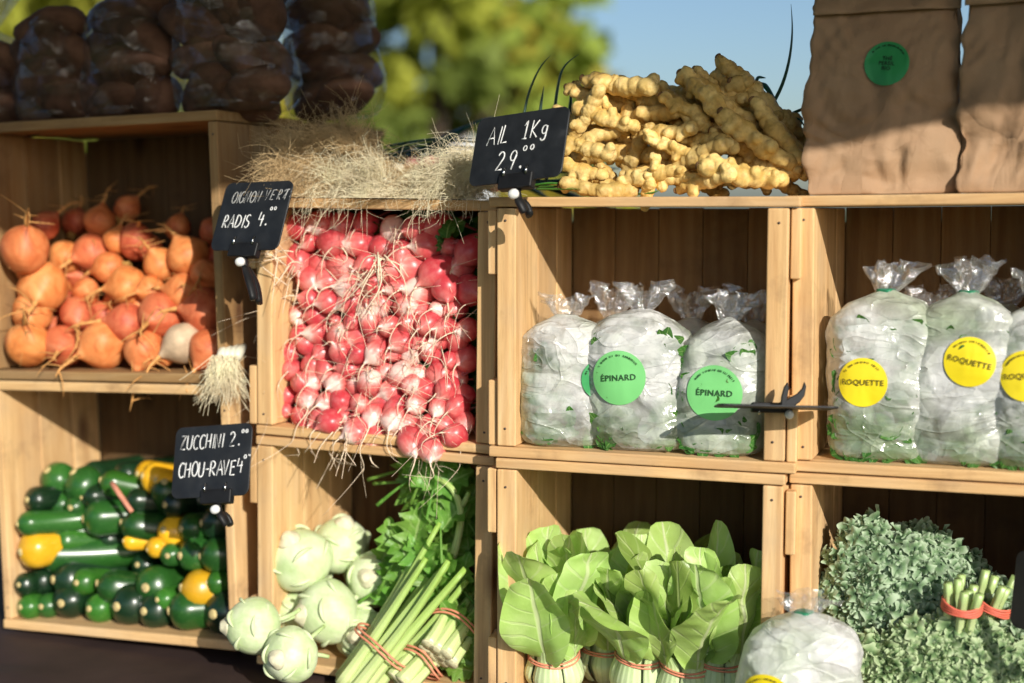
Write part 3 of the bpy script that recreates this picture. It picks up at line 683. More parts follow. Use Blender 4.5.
# ------------------------------------------------------------------ radishes
def radish_kind(seed, long=1.0, tail=.05, hairy=0):
    def make():
        rs = np.random.RandomState(seed)
        t = thing('radish', '', 'radish')
        r = .0215
        prof = smoothprof([(.0002, .0235 * long), (.006, .0245 * long), (.015, .019 * long), (r, .004), (r * .99, -.006 * long), (.0175, -.0155 * long), (.0095, -.0215 * long), (.003, -.0255 * long), (.0016, -.031 * long)], 26)
        m = MB(); ph = rs.rand(3) * 6
        lathe(m, prof, 26, lambda a, z: 1 + .05 * np.sin(a * 2 + ph[0]) + .03 * np.sin(3 * a + z * 90 + ph[1]))
        m.build('bulb', RADISH, t)
        m = MB(); L = tail
        pts = spline([(0, 0, -.027 * long), (.002, 0, -.030 - .25 * L), (.35 * L, rs.uniform(-.25, .25) * L, -.030 - .6 * L), (.75 * L, rs.uniform(-.4, .4) * L, -.030 - .7 * L), (1.05 * L, rs.uniform(-.5, .5) * L, -.030 - .72 * L)], 14)
        tube(m, pts, np.linspace(.0013, .00028, 14), 6)
        for k in range(1 + hairy * 3):
            i = rs.randint(2, 12); d = rs.normal(size=3) * (.010 + .012 * hairy) + (.01, 0, -.002)
            tube(m, spline([pts[i], pts[i] + d * .6 + rs.normal(size=3) * .003, pts[i] + d * 1.5 + (.008, 0, 0)], 7), np.linspace(.0005, .0002, 7), 4)
        m.build('tail_root', RADISH_TAIL, t)
        m = MB()
        for k in range(4):
            d = rs.normal(size=2) * .006
            tube(m, spline([(d[0] * .3, d[1] * .3, .022 * long), (d[0], d[1], .032 * long), (d[0] * 2.2, d[1] * 2.2, .045 * long)], 5), [.0024, .0022, .002, .0018, .0016], 5)
        m.build('leaf_stalk', RADISH_STALK, t)
        return t
    return Kind(make)
RK = [radish_kind(1, 1.0, .03), radish_kind(2, 1.12, .045, 1), radish_kind(3, .95, .02), radish_kind(4, 1.22, .035), radish_kind(5, 1.0, .06, 1), radish_kind(6, 1.05, .02), radish_kind(7, .98, .04, 2)]
RA = []
def left_edge(y): return np.interp(y, [205, 260, 300, 345, 375, 400, 430], [302, 300, 292, 281, 271, 270, 288])
def right_edge(y): return np.interp(y, [205, 300, 400, 440], [470, 469, 465, 461])
yy = 223; row = 0
while yy < 437:
    big = yy < 300; sp = 25 if big else 19.5; dy = 19.5 if big else 16
    x0, x1 = left_edge(yy), right_edge(yy); n = int(round((x1 - x0) / sp)); 
    for k in range(n + 1):
        if yy < 232 and k == n: continue
        x = x0 + (x1 - x0) * (k + (.5 if row % 2 else 0)) / (n + .5) + R.uniform(-3.5, 3.5)
        y = yy + R.uniform(-4, 4) + (x - x0) * .055
        r = (R.uniform(13, 17) if big else R.uniform(11, 14)) * (1 if R.random() > .12 else .78)
        RA.append([x, y, r, row])
    yy += dy; row += 1
RA += [[432, 447, 15, row], [411, 441, 14, row], [455, 436, 13, row], [357, 431, 14, row], [330, 421, 13, row]]
by = {}
for i, it in enumerate(RA): by.setdefault(it[3], []).append(i)
ADJ = ['crimson and white', 'deep red', 'pale pink', 'rosy', 'red-shouldered', 'long pink', 'whitish-tipped', 'plump red', 'slim red']
for rw in sorted(by):
    ids = sorted(by[rw], key=lambda q: RA[q][0])
    nm = 'top row' if rw == 0 else 'lowest row' if rw == row else (ORD[rw] + ' row down')
    for j, i in enumerate(ids):
        px, py, r, _ = RA[i]
        v = .030 + (440 - py) / 240 * .045 + R.uniform(-.010, .012) + (.012 if px > 450 or px < 290 else 0)
        if rw == row: v = .010
        p = C2.at(px, py, v)
        kid = R.randrange(7); s = r * (1.95 / F) / .0214
        th = R.uniform(-PI, PI); sp = abs(R.gauss(0, 1.1)); d = (math.sin(th) * sp - .12, -1, math.cos(th) * sp - .25)
        if py < 300: d = (R.choice([-1, -1, 1]) * R.uniform(.2, 1.3), -.8, R.uniform(-.8, .2))
        pos = 'leftmost' if j == 0 else 'rightmost' if j == len(ids) - 1 else ORD[j] + ' from left'
        RK[kid].place(basis(C2.dir(d), Vector((R.uniform(-.6, .6), -.1, -1)), C2.w(p), s), f'{ADJ[kid]} radish, {pos} in the {nm} of the heap', 'radishes heaped in the crate')
# radish leaves behind the heap
m = MB(); rs = np.random.RandomState(5)
for k in range(150):
    u, zq = rs.uniform(.045, .325), rs.uniform(.03, .285)
    v, f, uv = leaf_grid(rs.uniform(.05, .09), lambda t: .022 * (math.sin(PI * min(1, t * .9 + .08)) ** .7) * (1 + .15 * math.sin(t * 30)), 5, 9, rs.uniform(-1, 1), .4, .004, 3, 0, k)
    M = Matrix.Translation((u, .105 + rs.uniform(-.01, .035), C2.h + zq)) @ Matrix.Rotation(rs.uniform(-2, 2), 4, 'Y') @ Matrix.Rotation(PI / 2 + rs.uniform(-.7, .7), 4, 'X')
    m.add(v, f, uv, C2.M @ M)
for (px, py, r) in [(446, 238, .03), (440, 250, .022), (300, 402, .02), (432, 244, .018)]:
    p = C2.at(px, py, .055)
    v, f, uv = leaf_grid(r, lambda t: r * .45 * math.sin(PI * min(1, t * .9 + .08)) ** .6, 6, 9, .5, .3, .003, 3)
    m.add(v, f, uv, C2.M @ Matrix.Translation(p) @ Matrix.Rotation(rs.uniform(-1, 1), 4, 'Y') @ Matrix.Rotation(PI / 2 - .4, 4, 'X'))
o = m.build('radish_leaves', SPIN_LEAF); tag(o, 'green radish leaves showing behind the radish heap', 'leaves', None, 'stuff')
# loose tangles of fine roots lying over the heap
def root_tangle(name, label, ctr, spread, n, col, out=(-.2, -1, -.4), ln=.06, seed=0, rad_=.0006):
    rs = np.random.RandomState(seed); m = MB()
    for k in range(n):
        a = np.array(ctr) + rs.normal(size=3) * spread * np.array([1, .25, 1])
        d = rs.normal(size=3) * .8 + np.array(out); d = d / np.linalg.norm(d) * ln * rs.uniform(.5, 1.4)
        b = a + d * .5 + rs.normal(size=3) * .012; c = a + d + rs.normal(size=3) * .018 + (0, 0, -.01)
        tube(m, spline([a, b, c], 10), np.linspace(rad_ * 1.6, rad_ * .6, 10), 5)
    return tag(m.build(name, col), label, 'roots')
root_tangle('loose_roots', 'tangle of fine pale roots lying across the middle of the radish heap', C2.w(C2.at(372, 285, .015)), .020, 14, RADISH_TAIL, seed=3, rad_=.0004)
root_tangle('loose_roots', 'sparse pale rootlets over the right half of the radish heap', C2.w(C2.at(440, 330, .018)), .022, 7, RADISH_TAIL, seed=4, ln=.06, rad_=.00045)
root_tangle('loose_roots', 'pale rootlets dangling over the front edge of the radish crate', C2.w(C2.at(345, 425, .005)), .014, 12, RADISH_TAIL, (.1, -.3, -1), .05, 6)
root_tangle('loose_roots', 'bundle of long pale roots hanging down among the upper radishes', C2.w(C2.at(378, 255, .010)), .005, 8, RADISH_TAIL, (.05, -.2, -1.8), .07, 7, .0008)
root_tangle('loose_roots', 'wispy pale roots poking left beside the radish sign', C2.w(C2.at(290, 262, .010)), .010, 14, RADISH_TAIL, (-1, -.3, -.1), .04, 8)

# ------------------------------------------------------------------ kohlrabi
def kohl_kind(seed, flat=.93):
    def make():
        rs = np.random.RandomState(seed); t = thing('kohlrabi', '', 'kohlrabi'); r = .043
        prof = [(max(.0004, r * math.sin(q) * (1 + .05 * math.sin(2 * q))), r * flat * math.cos(q)) for q in np.linspace(0.0, PI, 30)]
        ph = rs.rand(4) * 6
        m = MB(); lathe(m, prof, 44, lambda a, z: 1 + .02 * np.sin(2 * a + 40 * z + ph[0]) + .016 * np.sin(5 * a + 45 * z + ph[1]) + .006 * np.sin(11 * a - 90 * z + ph[2]))
        m.build('bulb', KOHL, t)
        m = MB(); lathe(m, smoothprof([(.016, -r * flat * .92), (.0115, -r * flat - .002), (.0085, -r * flat - .005), (.0075, -r * flat - .008), (.0004, -r * flat - .0085)], 12), 16, lambda a, z: 1 + .08 * np.sin(3 * a + 1))
        m.build('root_stub', KOHL_SCAR, t)
        for k in range(12):
            m = MB()
            a = k * 2.4 + ph[3]; th = .45 + .19 * k; d = Vector((math.sin(th) * math.cos(a), math.sin(th) * math.sin(a), math.cos(th) * flat))
            p = d * r * 1.02; tt = Vector((-math.sin(a), math.cos(a), 0))
            pts = [p + tt * (q * .016) + d * (.0012 - .005 * q * q) + Vector((0, 0, -.003 * (1 - q * q))) for q in np.linspace(-1, 1, 9)]
            pts = [Vector(q_) - d * .0012 for q_ in pts]
            tube(m, pts, [.0006, .0016, .0024, .0029, .0031, .0029, .0024, .0016, .0006], 6)
            m.build('leaf_scar', KOHL_SCAR2, t)
        m = MB()
        for k in range(4):
            a = k * 1.7 + ph[1]; b = Vector((.012 * math.cos(a), .012 * math.sin(a), r * flat * .92))
            tube(m, spline([b, b + Vector((.008 * math.cos(a), .008 * math.sin(a), .018)), b + Vector((.02 * math.cos(a), .02 * math.sin(a), rs.uniform(.025, .05)))], 6), np.linspace(.0042, .003, 6), 8)
        m.build('leaf_stalk', BOK_STALK, t)
        return t
    return Kind(make)
KOHL_SCAR2 = simple('kohlrabi_ridge', (.62, .70, .42), .5, .3, 90, .12)
KK = [kohl_kind(1), kohl_kind(2, .98), kohl_kind(3, .88)]
KO = [(300, 559, 33, .05, (-.1, -.55, .8), 'big round kohlrabi, stub upward, high on the left of the heap'), (341, 545, 29, .12, (.3, -.2, .9), 'oval green kohlrabi at the back of the heap, highest of all'),
      (373, 579, 28, .10, (.2, -.9, .3), 'pale kohlrabi right beside the celery leaves'), (327, 612, 33, .030, (-.55, -.8, .05), 'big kohlrabi in the middle with a whitish stub facing left'),
      (253, 626, 29, -.065, (-.8, -.6, .05), 'kohlrabi leaning on the crate side at the far left end of the heap'), (290, 655, 29, -.085, (-.05, -1, .1), 'lowest kohlrabi lying on the brown cloth, stub facing out'),
      (291, 612, 20, .045, (-.3, -.9, -.2), 'small yellowish kohlrabi half hidden behind the big ones'), (361, 634, 27, .055, (.3, -.9, .2), 'ridged kohlrabi under the celery stalks')]
for i, (px, py, r, v, d, lb) in enumerate(KO):
    p = C2.at(px, py, v); dist = (C2.w(p)).y
    s = r * (dist / F) / .0432
    if v < 0: p.z = max(p.z, .043 * s - .002)
    KK[i % 3].place(basis(C2.dir(d), Vector((R.uniform(-1, 1), 0, R.uniform(-1, 1))), C2.w(p), s), lb, 'kohlrabi heaped in the crate')

# ------------------------------------------------------------------ celery
def celery_leaflet(m, M, L, seed):
    rs = np.random.RandomState(seed)
    for k, (a, sc_, off) in enumerate(((0, 1, .25), (.75, .72, .05), (-.75, .72, .05))):
        wf = lambda t: L * sc_ * .33 * (math.sin(PI * min(1, t ** .8 * .93 + .06)) ** .8) * (1 + .62 * (abs(((t * 4.2) % 1) - .5) * 2 - .5)) * (1.0 if t < .97 else .2)
        v, f, uv = leaf_grid(L * sc_, wf, 7, 26, rs.uniform(-.3, 1.1), rs.uniform(.2, .6), L * .06, 2.2, rs.uniform(-.4, .4), seed + k)
        m.add(v, f, uv, M @ Matrix.Rotation(a, 4, 'Z') @ Matrix.Translation((0, off * L, 0)))
    tube(m, spline([(.05 * L, -.7 * L, -.010), (.02 * L, -.35 * L, -.003), (0, .15 * L, 0)], 6), np.linspace(.0030, .0013, 6), 7, M=M)
def celery(label, base, tip, n, spread, rs, leaves, butt=.030):
    """stalks run from base to tip (local points of C2); leaves: picture points for leaf sprays"""
    t = thing('celery_bunch', label, 'celery', C2.M @ Matrix.Translation(base), 'celery bunches'); b = Vector((0, 0, 0)); d = Vector(tip) - Vector(base); L = d.length; d.normalize()
    s1 = d.cross(Vector((0, -1, .2))).normalized(); s2 = d.cross(s1)
    for k in range(n):
        a = k * 2.4; q = butt * math.sqrt((k + .5) / n) * .75
        o1 = s1 * (q * math.cos(a)) + s2 * (q * math.sin(a) * .8)
        f1 = spread * rs.uniform(.6, 1.2)
        pts = spline([b + o1 * .9, b + o1 * .95 + d * L * .25, b + o1 * (1 + f1) + d * L * .65, b + o1 * (1 + 2.3 * f1) + d * L * rs.uniform(.9, 1.15) + Vector((0, 0, rs.uniform(-.01, .02)))], 12)
        m = MB(); tube(m, pts, np.linspace(.0118, .0046, 12) * rs.uniform(.8, 1.15), 12)
        v = m.V[0]; nr = 12  # groove on one side
        ang = np.tile(np.arange(nr), 12); c = np.repeat(np.asarray(pts), nr, 0); v[:] = c + (v - c) * np.where(np.isin(ang, [2, 3, 4]), .45, 1.0)[:len(v), None]
        m.build('stalk', CEL_STALK, t)
        m = MB(); e0 = pts[0]
        tube(m, [Vector(pts[0]) - d * .0015, Vector(pts[0]) + d * .0005], [.0095, .0108], 12); m.build('cut_end', CUT_END, t)
    m = MB(); c = b + d * min(.07, L * .35); ring = []
    for k in range(2):
        pts = [c + d * (k * .006 + .002 * math.sin(3 * a)) + (s1 * math.cos(a) + s2 * math.sin(a) * .8) * (butt * 1.0 + .006) for a in np.linspace(0, 2 * PI, 40)]
        tube(m, pts, .0016, 6, False)
    m.build('rubber_band', RUBBER_PINK, t)
    bi = Matrix.Translation(base)
    for k, (px, py, v, L_, rz, tx) in enumerate(leaves):
        if k % 4 == 2 and len(leaves) > 9: continue
        p = C2.at(px, py, v) - Vector(base); m = MB()
        M = Matrix.Translation(p) @ Matrix.Rotation(-rz, 4, 'Y') @ Matrix.Rotation(PI / 2 - tx, 4, 'X')
        celery_leaflet(m, M, L_ * 1.45, int(px * 7 + py))
        m.build('leaf', CEL_LEAF, t)
    return t
rs = np.random.RandomState(21)
LV = [(432, 492, .05, .06, -.2, .3), (408, 480, .07, .055, -.9, .5), (396, 505, .06, .05, -1.2, .2), (455, 486, .09, .055, .5, .4), (466, 520, .07, .055, .6, .1), (440, 532, .045, .06, .2, .5), (412, 540, .05, .065, -.1, .2),
      (395, 560, .05, .055, -.5, .3), (400, 590, .05, .055, -.7, .0), (425, 575, .05, .055, .1, .3), (450, 560, .06, .06, .5, .4), (468, 555, .08, .055, .9, .3), (462, 590, .05, .05, .7, .0), (440, 610, .045, .045, .2, -.2), (415, 615, .055, .045, -.3, .1),
      (385, 585, .07, .045, -1.0, .5), (420, 510, .09, .06, .1, .2), (448, 510, .10, .06, .3, .2), (404, 525, .10, .06, -.6, .2), (430, 555, .09, .06, .0, .2), (470, 610, .07, .05, 1.0, .2), (455, 628, .05, .04, .3, -.3), (392, 540, .09, .05, -.9, .4), (380, 565, .09, .05, -1.2, .2),
      (425, 470, .06, .05, -.4, .4), (450, 470, .08, .05, .3, .3), (465, 500, .10, .05, .4, .3), (478, 535, .09, .05, .3, .3), (410, 565, .04, .05, -.2, .1), (435, 590, .04, .05, .4, -.1), (475, 580, .09, .05, .5, .2), (388, 612, .06, .045, -.6, -.1), (400, 470, .08, .05, -1.3, .3), (400, 482, .09, .042, -1.5, .2)]
celery('celery bunch with long stalks crossing diagonally, rubber band near its base', C2.at(352, 690, -.03), C2.at(446, 565, .04), 11, .30, rs, LV, .042)
celery('celery bunch showing its cut butt ends beside the right post', C2.at(436, 655, -.01), C2.at(480, 588, .10), 9, .25, rs, [(478, 640, .03, .04, .8, -.2), (472, 560, .11, .05, .3, .2), (482, 655, .05, .05, .6, -.3)], .036)
celery('smallest celery bunch, only its lowest butt ends in view', C2.at(402, 684, -.025), C2.at(452, 628, .05), 7, .2, rs, [(430, 640, .04, .035, .4, .1), (475, 672, .03, .045, .7, -.2)], .028)
cb = [o for o in sc.objects if o.name.startswith('celery_bunch')][1]
# celery stem that arches up at the back right
m = MB(); tube(m, spline([C2.w(C2.at(452, 560, .07)), C2.w(C2.at(463, 520, .06)), C2.w(C2.at(458, 495, .05)), C2.w(C2.at(445, 480, .05)), C2.w(C2.at(425, 478, .06))], 14), np.linspace(.006, .003, 14), 10)
tube(m, [C2.w(C2.at(463, 505, .055)), C2.w(C2.at(469, 492, .05))], [.004, .003], 8)
o = m.build('stalk', CEL_STALK, cb); o.matrix_parent_inverse = cb.matrix_world.inverted() if False else (C2.M @ Matrix.Translation(C2.at(436, 655, -.01))).inverted()
o['label'] = 'thin celery stalk arching up at the back'

# ------------------------------------------------------------------ pak choi
def pakchoi(label, px, py, v, h, n, lean, seed, wid=1.0, mats=(BOK_LEAF, BOK_LEAF, BOK_DARK)):
    """px, py: where the rubber band sits; the base stands on the crate floor"""
    rs = np.random.RandomState(seed); p = C3.at(px, py, v); p.z = max(.02, p.z - .055)
    zb = (C3.at(px, py, v).z - p.z)
    t = thing('pak_choi', label, 'pak choi', C3.M @ Matrix.Translation(p) @ Matrix.Rotation(rad(lean[1]), 4, 'X') @ Matrix.Rotation(rad(lean[0]), 4, 'Y'), 'pak choi heads in the crate')
    for k in range(n):
        a = -PI / 2 + (k - (n - 1) / 2) * 2.0 * PI / n * .97 + rs.uniform(-.2, .2)
        fr = abs(((a + PI / 2 + PI) % (2 * PI)) - PI)            # 0 facing out
        inner = k % 2; out = (.026 if not inner else .016); H = h * rs.uniform(.80, 1.12)
        ca, sa = math.cos(a), math.sin(a)
        F_ = lambda r, z: np.array([r * ca, r * sa, z])
        sp = rs.uniform(.02, .07)
        m = MB(); ny, nx = 16, 9
        cl = spline([F_(out * .9, 0), F_(out * 1.45, .022), F_(out * 1.12, zb - .004), F_(out * 1.02, zb + .008), F_(out * 1.15 + .003, zb + .022)], ny)
        tt = np.array([-sa, ca, 0]); vs = []; uvs = []
        wd = np.interp(np.linspace(0, 1, ny), [0, .3, .62, .8, 1], [.016, .022, .0165, .015, .011]) * (1 if not inner else .8)
        for i in range(ny):
            for s in np.linspace(-1, 1, nx):
                vs.append(cl[i] + tt * wd[i] * math.sin(s * 1.35) + np.array([ca, sa, 0]) * (wd[i] * .75 * (math.cos(s * 1.35) - .6))); uvs.append((s * .5 + .5, i / (ny - 1) * .9))
        m.add(vs, grid_faces(nx, ny), uvs)
        m.build('stalk', BOK_STALK, t)
        # blade: along its own bowed centreline
        L = H - zb + .004; wmax = rs.uniform(.028, .050) * wid * (1 if not inner else .85)
        wf = lambda q: wmax * (.26 + .74 * math.sin(PI * min(1, max(0, q * .93 + .02)) ** .85) ** .75) if q < .99 else wmax * .25
        vv, f, uv = leaf_grid(L, wf, 19, 34, rs.uniform(-.75, .45), rs.uniform(-.45, .5), rs.uniform(.003, .008), rs.uniform(.9, 2.2), rs.uniform(-.6, .6), seed * 31 + k)
        vv[:, 2] += .0018 * vnoise(vv, seed + k, 2, 18)
        o = cl[-1] - np.array([0, 0, .012])
        tilt = (math.atan2(sp, .1) * (1.0 if not inner else .4) + rs.uniform(-.1, .15)) * (1 - .75 * abs(ca)) * .8
        up = Vector((math.sin(tilt) * ca, math.sin(tilt) * sa, math.cos(tilt))); xx = Vector(tt); zz = xx.cross(up)
        if zz.dot(Vector((ca, sa, 0))) < 0: xx = -xx; zz = -zz
        B = Matrix((xx, up, zz)).transposed().to_4x4()
        m = MB(); m.add(vv, f, uv, Matrix.Translation(o) @ B); m.build('leaf', mats[k % len(mats)], t)
    m = MB()
    for k in range(2):
        pts = [(.0335 * math.cos(a), .0335 * math.sin(a), zb + k * .005 + .0015 * math.sin(2 * a + k)) for a in np.linspace(0, 2 * PI, 40)]
        tube(m, pts, .0013, 6, False)
    m.build('rubber_band', RUBBER_PINK, t)
    return t
pakchoi('broad-leaved pak choi head at the left end of its crate, huge pale front leaf', 556, 655, .050, .195, 9, (-1, 8), 3, 1.25, (BOK_LEAF,))
pakchoi('smaller pak choi head squeezed behind the gap between left two bunches', 607, 648, .120, .185, 8, (-2, 2), 4, 1.0, (BOK_LEAF, BOK_LEAF))
pakchoi('pak choi head in the middle with a thin pink rubber band', 640, 655, .055, .175, 10, (3, 6), 5, 1.0)
pakchoi('tall pak choi head right of the middle with leaves twisting upward', 686, 664, .045, .195, 11, (2, 6), 8, 1.0)
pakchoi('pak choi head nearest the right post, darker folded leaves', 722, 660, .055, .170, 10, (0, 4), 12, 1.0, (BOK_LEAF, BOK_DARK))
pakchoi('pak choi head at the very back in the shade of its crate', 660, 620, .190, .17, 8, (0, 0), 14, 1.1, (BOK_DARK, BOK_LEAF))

# ------------------------------------------------------------------ curly kale
def frill(m, M, L, seed):
    """a leaf fold with a tightly curled rim"""
    rs = np.random.RandomState(seed); nr, na = 5, 30
    q = np.linspace(.08, 1, nr)[:, None]; a = np.linspace(-2.3, 2.3, na)[None, :]
    k1, k2, k3 = rs.randint(2, 4), rs.randint(4, 6), rs.randint(6, 9); ph = rs.rand(4) * 7
    rr = L * q * (1 + .12 * np.sin(k1 * a + ph[3]) * q + .10 * np.sin(k3 * a * 1.03 + ph[1]) * q ** 2)
    x = rr * np.sin(a * 1.05); y = rr * np.cos(a * 1.05)
    z = L * (.24 * q ** 2 * np.sin(k1 * a + ph[0]) + .32 * q ** 3 * np.sin(k2 * a + ph[1]) + .30 * q ** 4 * np.sin(k3 * a + ph[2] + 2 * np.sin(k1 * a))) - .25 * L * q ** 2
    x = x + .12 * L * q ** 3 * np.sin(k2 * a + ph[2])
    v = np.stack([x.ravel(), y.ravel(), z.ravel()], 1)
    uv = np.stack([np.broadcast_to(a / 4.6 + .5, x.shape).ravel(), np.broadcast_to(q, x.shape).ravel()], 1)
    m.add(v, grid_faces(na, nr), uv, M)
def kale(label, ctr, rx, rz, ry, nleaf, per, seed, mat, stem=None, tag_n=5):
    rs = np.random.RandomState(seed)
    t = thing('kale_bunch', label, 'kale', C4.M @ Matrix.Translation(ctr), 'curly kale bunches')
    for i in range(nleaf):
        th = rs.uniform(0, 2 * PI); q = math.sqrt((i + .5) / nleaf) * .78
        c = np.array([rx * q * math.cos(i * 2.4 + seed), -ry * (1 - q * q) * .5, rz * q * math.sin(i * 2.4 + seed)])
        m = MB()
        for k in range(per):
            d = rs.normal(size=3); d[1] = -abs(d[1]) * .8; d /= np.linalg.norm(d)
            p = c + d * np.array([rx, ry, rz]) * .40 * rs.uniform(.55, 1.2)
            nrm = Vector((d[0] * .8 + rs.normal() * .35, -abs(d[1]) - .45, d[2] * .8 + rs.normal() * .35)).normalized()
            M = Matrix.Translation(p) @ nrm.to_track_quat('Z', 'Y').to_matrix().to_4x4() @ Matrix.Rotation(rs.uniform(0, 6.28), 4, 'Z')
            frill(m, M, rs.uniform(.006, .0135), rs.randint(1 << 30))
        m.build('leaf', mat, t)
    if stem:
        b, d, n, L = stem; b = Vector(b) - Vector(ctr); d = Vector(d).normalized(); s1 = d.cross(Vector((0, -1, 0))).normalized(); s2 = d.cross(s1)
        for k in range(n):
            a = k * 2.4; q = .016 * math.sqrt((k + .5) / n); o = s1 * (q * math.cos(a)) + s2 * (q * math.sin(a))
            m = MB(); tube(m, spline([b + o - d * .05, b + o * 1.05, b + o * 1.5 + d * L * rs.uniform(.8, 1.15)], 6), [.0042, .0046, .005, .0052, .0053, .0052], 8)
            m.build('stem', KALE_STEM, t)
        m = MB()
        for k in range(4):
            pts = [b + d * (.006 + k * .0028) + (s1 * math.cos(a) + s2 * math.sin(a)) * .0225 + d * .001 * math.sin(3 * a + k) for a in np.linspace(0, 2 * PI, 30)]
            tube(m, pts, .0016, 6, False)
        m.build('rubber_band', simple('rubber_red', (.75, .16, .10), .5, .4, 80, .15), t)
    return t
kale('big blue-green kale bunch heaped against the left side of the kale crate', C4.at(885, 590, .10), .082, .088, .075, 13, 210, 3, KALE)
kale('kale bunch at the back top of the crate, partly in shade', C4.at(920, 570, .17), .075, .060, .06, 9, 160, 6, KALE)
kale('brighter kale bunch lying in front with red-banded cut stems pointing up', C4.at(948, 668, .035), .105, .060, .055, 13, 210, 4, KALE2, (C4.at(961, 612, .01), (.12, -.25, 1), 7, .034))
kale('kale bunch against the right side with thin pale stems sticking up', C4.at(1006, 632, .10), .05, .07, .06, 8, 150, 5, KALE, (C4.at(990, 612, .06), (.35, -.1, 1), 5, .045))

# ------------------------------------------------------------------ filled film bags
def creases(v, seed, f, amp, dirs=2):
    rs = np.random.RandomState(seed); h = np.zeros(len(v))
    for k in range(dirs):
        st = np.array([1, 1, rs.uniform(.35, 1.3)]); h += (1.1 - np.abs(vnoise(v * st, seed + 7 * k, 2, f * rs.uniform(.8, 1.25))) * 1.7) * (1 if k % 2 else -1)
    return h * amp / dirs
def bag_surface(a, b, h, seed, amp, ne=3.1, nz=130, na=210, lean=0.0, sag=.1):
    ph = np.linspace(0, 2 * PI, na, endpoint=False); zq = np.concatenate([[0, 0.0001], np.linspace(.004, 1, nz - 2)])
    prof = np.interp(zq, [0, .0001, .02, .06, .2, .5, .74, .84, .92, .97, 1], [.02, .70, .86, .94, 1.0, 1.0, .96, .86, .60, .30, .13])
    c, s = np.cos(ph), np.sin(ph)
    ux = np.sign(c) * np.abs(c) ** (2 / ne); uy = np.sign(s) * np.abs(s) ** (2 / ne)
    P, A = np.meshgrid(prof, np.arange(na), indexing='ij'); Z = np.repeat(zq[:, None], na, 1) * h
    x = a * P * ux[A]; y = b * P ** .75 * uy[A] * np.minimum(1, (P / .3)) ** .3
    v = np.stack([x.ravel(), y.ravel(), Z.ravel()], 1)
    n = np.stack([ux[A].ravel() / a, uy[A].ravel() / b, 0 * x.ravel()], 1); n /= np.linalg.norm(n, axis=1)[:, None] + 1e-9
    lump = vnoise(v, seed, 2, 7) * .0028
    amp = amp * .46; big = np.clip(.5 + vnoise(v, seed + 31, 2, 8) * .7, 0, 1)
    cr = creases(v, seed + 3, 5, amp * .40) + creases(v, seed + 13, 11, amp * .20) * big + creases(v, seed + 23, 26, amp * .07) + crumple(v * np.array([1, 1, .6]), seed + 5, 4, 5, 1) * amp * .9 + crumple(v * np.array([1, 1, .8]), seed + 9, 3, 13, 1) * amp * .55 * big + crumple(v, seed + 19, 3, 30, 1) * amp * .18 * big
    fade = np.clip(v[:, 2] / h * 8, .25, 1)[:, None]
    v = v + n * ((lump + cr)[:, None]) * fade
    v[:, 2] += fade[:, 0] * crumple(v, seed + 2, 5, 9, 1) * amp * .5 * np.clip(v[:, 2] / h * 2 - .8, 0, 1)
    v[:, 0] += lean * (v[:, 2] / h) ** 1.5 * h
    return v, grid_faces(na, nz, True)
def sticker_on(t, bvh, cx, cz, r, rot, mat, ink, word, small=None, wsize=.0105):
    def proj(x, z, off):
        hit = bvh.ray_cast(Vector((x, -1, z)), Vector((0, 1, 0)))
        y = hit[0].y if hit[0] is not None else 0
        return (x, y - off, z)
    def sm(x, z, off):
        ys = [proj(x + dx, z + dz, off)[1] for dx in (-.009, 0, .009) for dz in (-.009, 0, .009)]
        return (x, .5 * min(ys) + .5 * sum(ys) / 9, z)
    ca, sa = math.cos(rot), math.sin(rot); rot2 = lambda x, z: (cx + x * ca - z * sa, cz + x * sa + z * ca)
    m = MB(); nr, na = 10, 48; v = []
    for i in range(nr):
        for j in range(na):
            q = r * (i + .01) / (nr - 1); x, z = rot2(q * math.cos(j / na * 2 * PI), q * math.sin(j / na * 2 * PI)); v.append(sm(x, z, .0012))
    m.add(v, grid_faces(na, nr, True)); sk = m.build('sticker', mat, t)
    if word:
        cu = bpy.data.curves.new('word', 'FONT'); cu.body = word; cu.size = wsize; cu.align_x = 'CENTER'; cu.align_y = 'CENTER'
        cu.resolution_u = 2; cu.offset = .00012; cu.space_line = .95; cu.space_character = 1.08
        tmp = bpy.data.objects.new('word', cu); COL.objects.link(tmp)
        me = bpy.data.meshes.new_from_object(tmp.evaluated_get(bpy.context.evaluated_depsgraph_get()))
        bpy.data.objects.remove(tmp); bpy.data.curves.remove(cu)
        for vv in me.vertices: vv.co = sm(*rot2(vv.co.x, vv.co.y), .0026)
        obj('lettering', me, ink, sk)
    m = MB(); rs = np.random.RandomState(int(cx * 1e4) % 999 + 3)   # the ring of tiny print along the upper rim
    a = 2.55
    while a > .62:
        wd = rs.choice([.045, .06, .07])
        if rs.rand() > .16:
            for kk in range(rs.randint(1, 3)):
                a0 = a - kk * wd * .55; pts = [sm(*rot2(q * math.cos(a0 + tw), q * math.sin(a0 + tw)), .0026) for q, tw in ((r * .80, rs.uniform(-.02, .02)), (r * .87, rs.uniform(-.02, .02)))]
                tube(m, pts, .00035, 4)
        a -= wd + .02
    m.build('small_print', ink, sk)
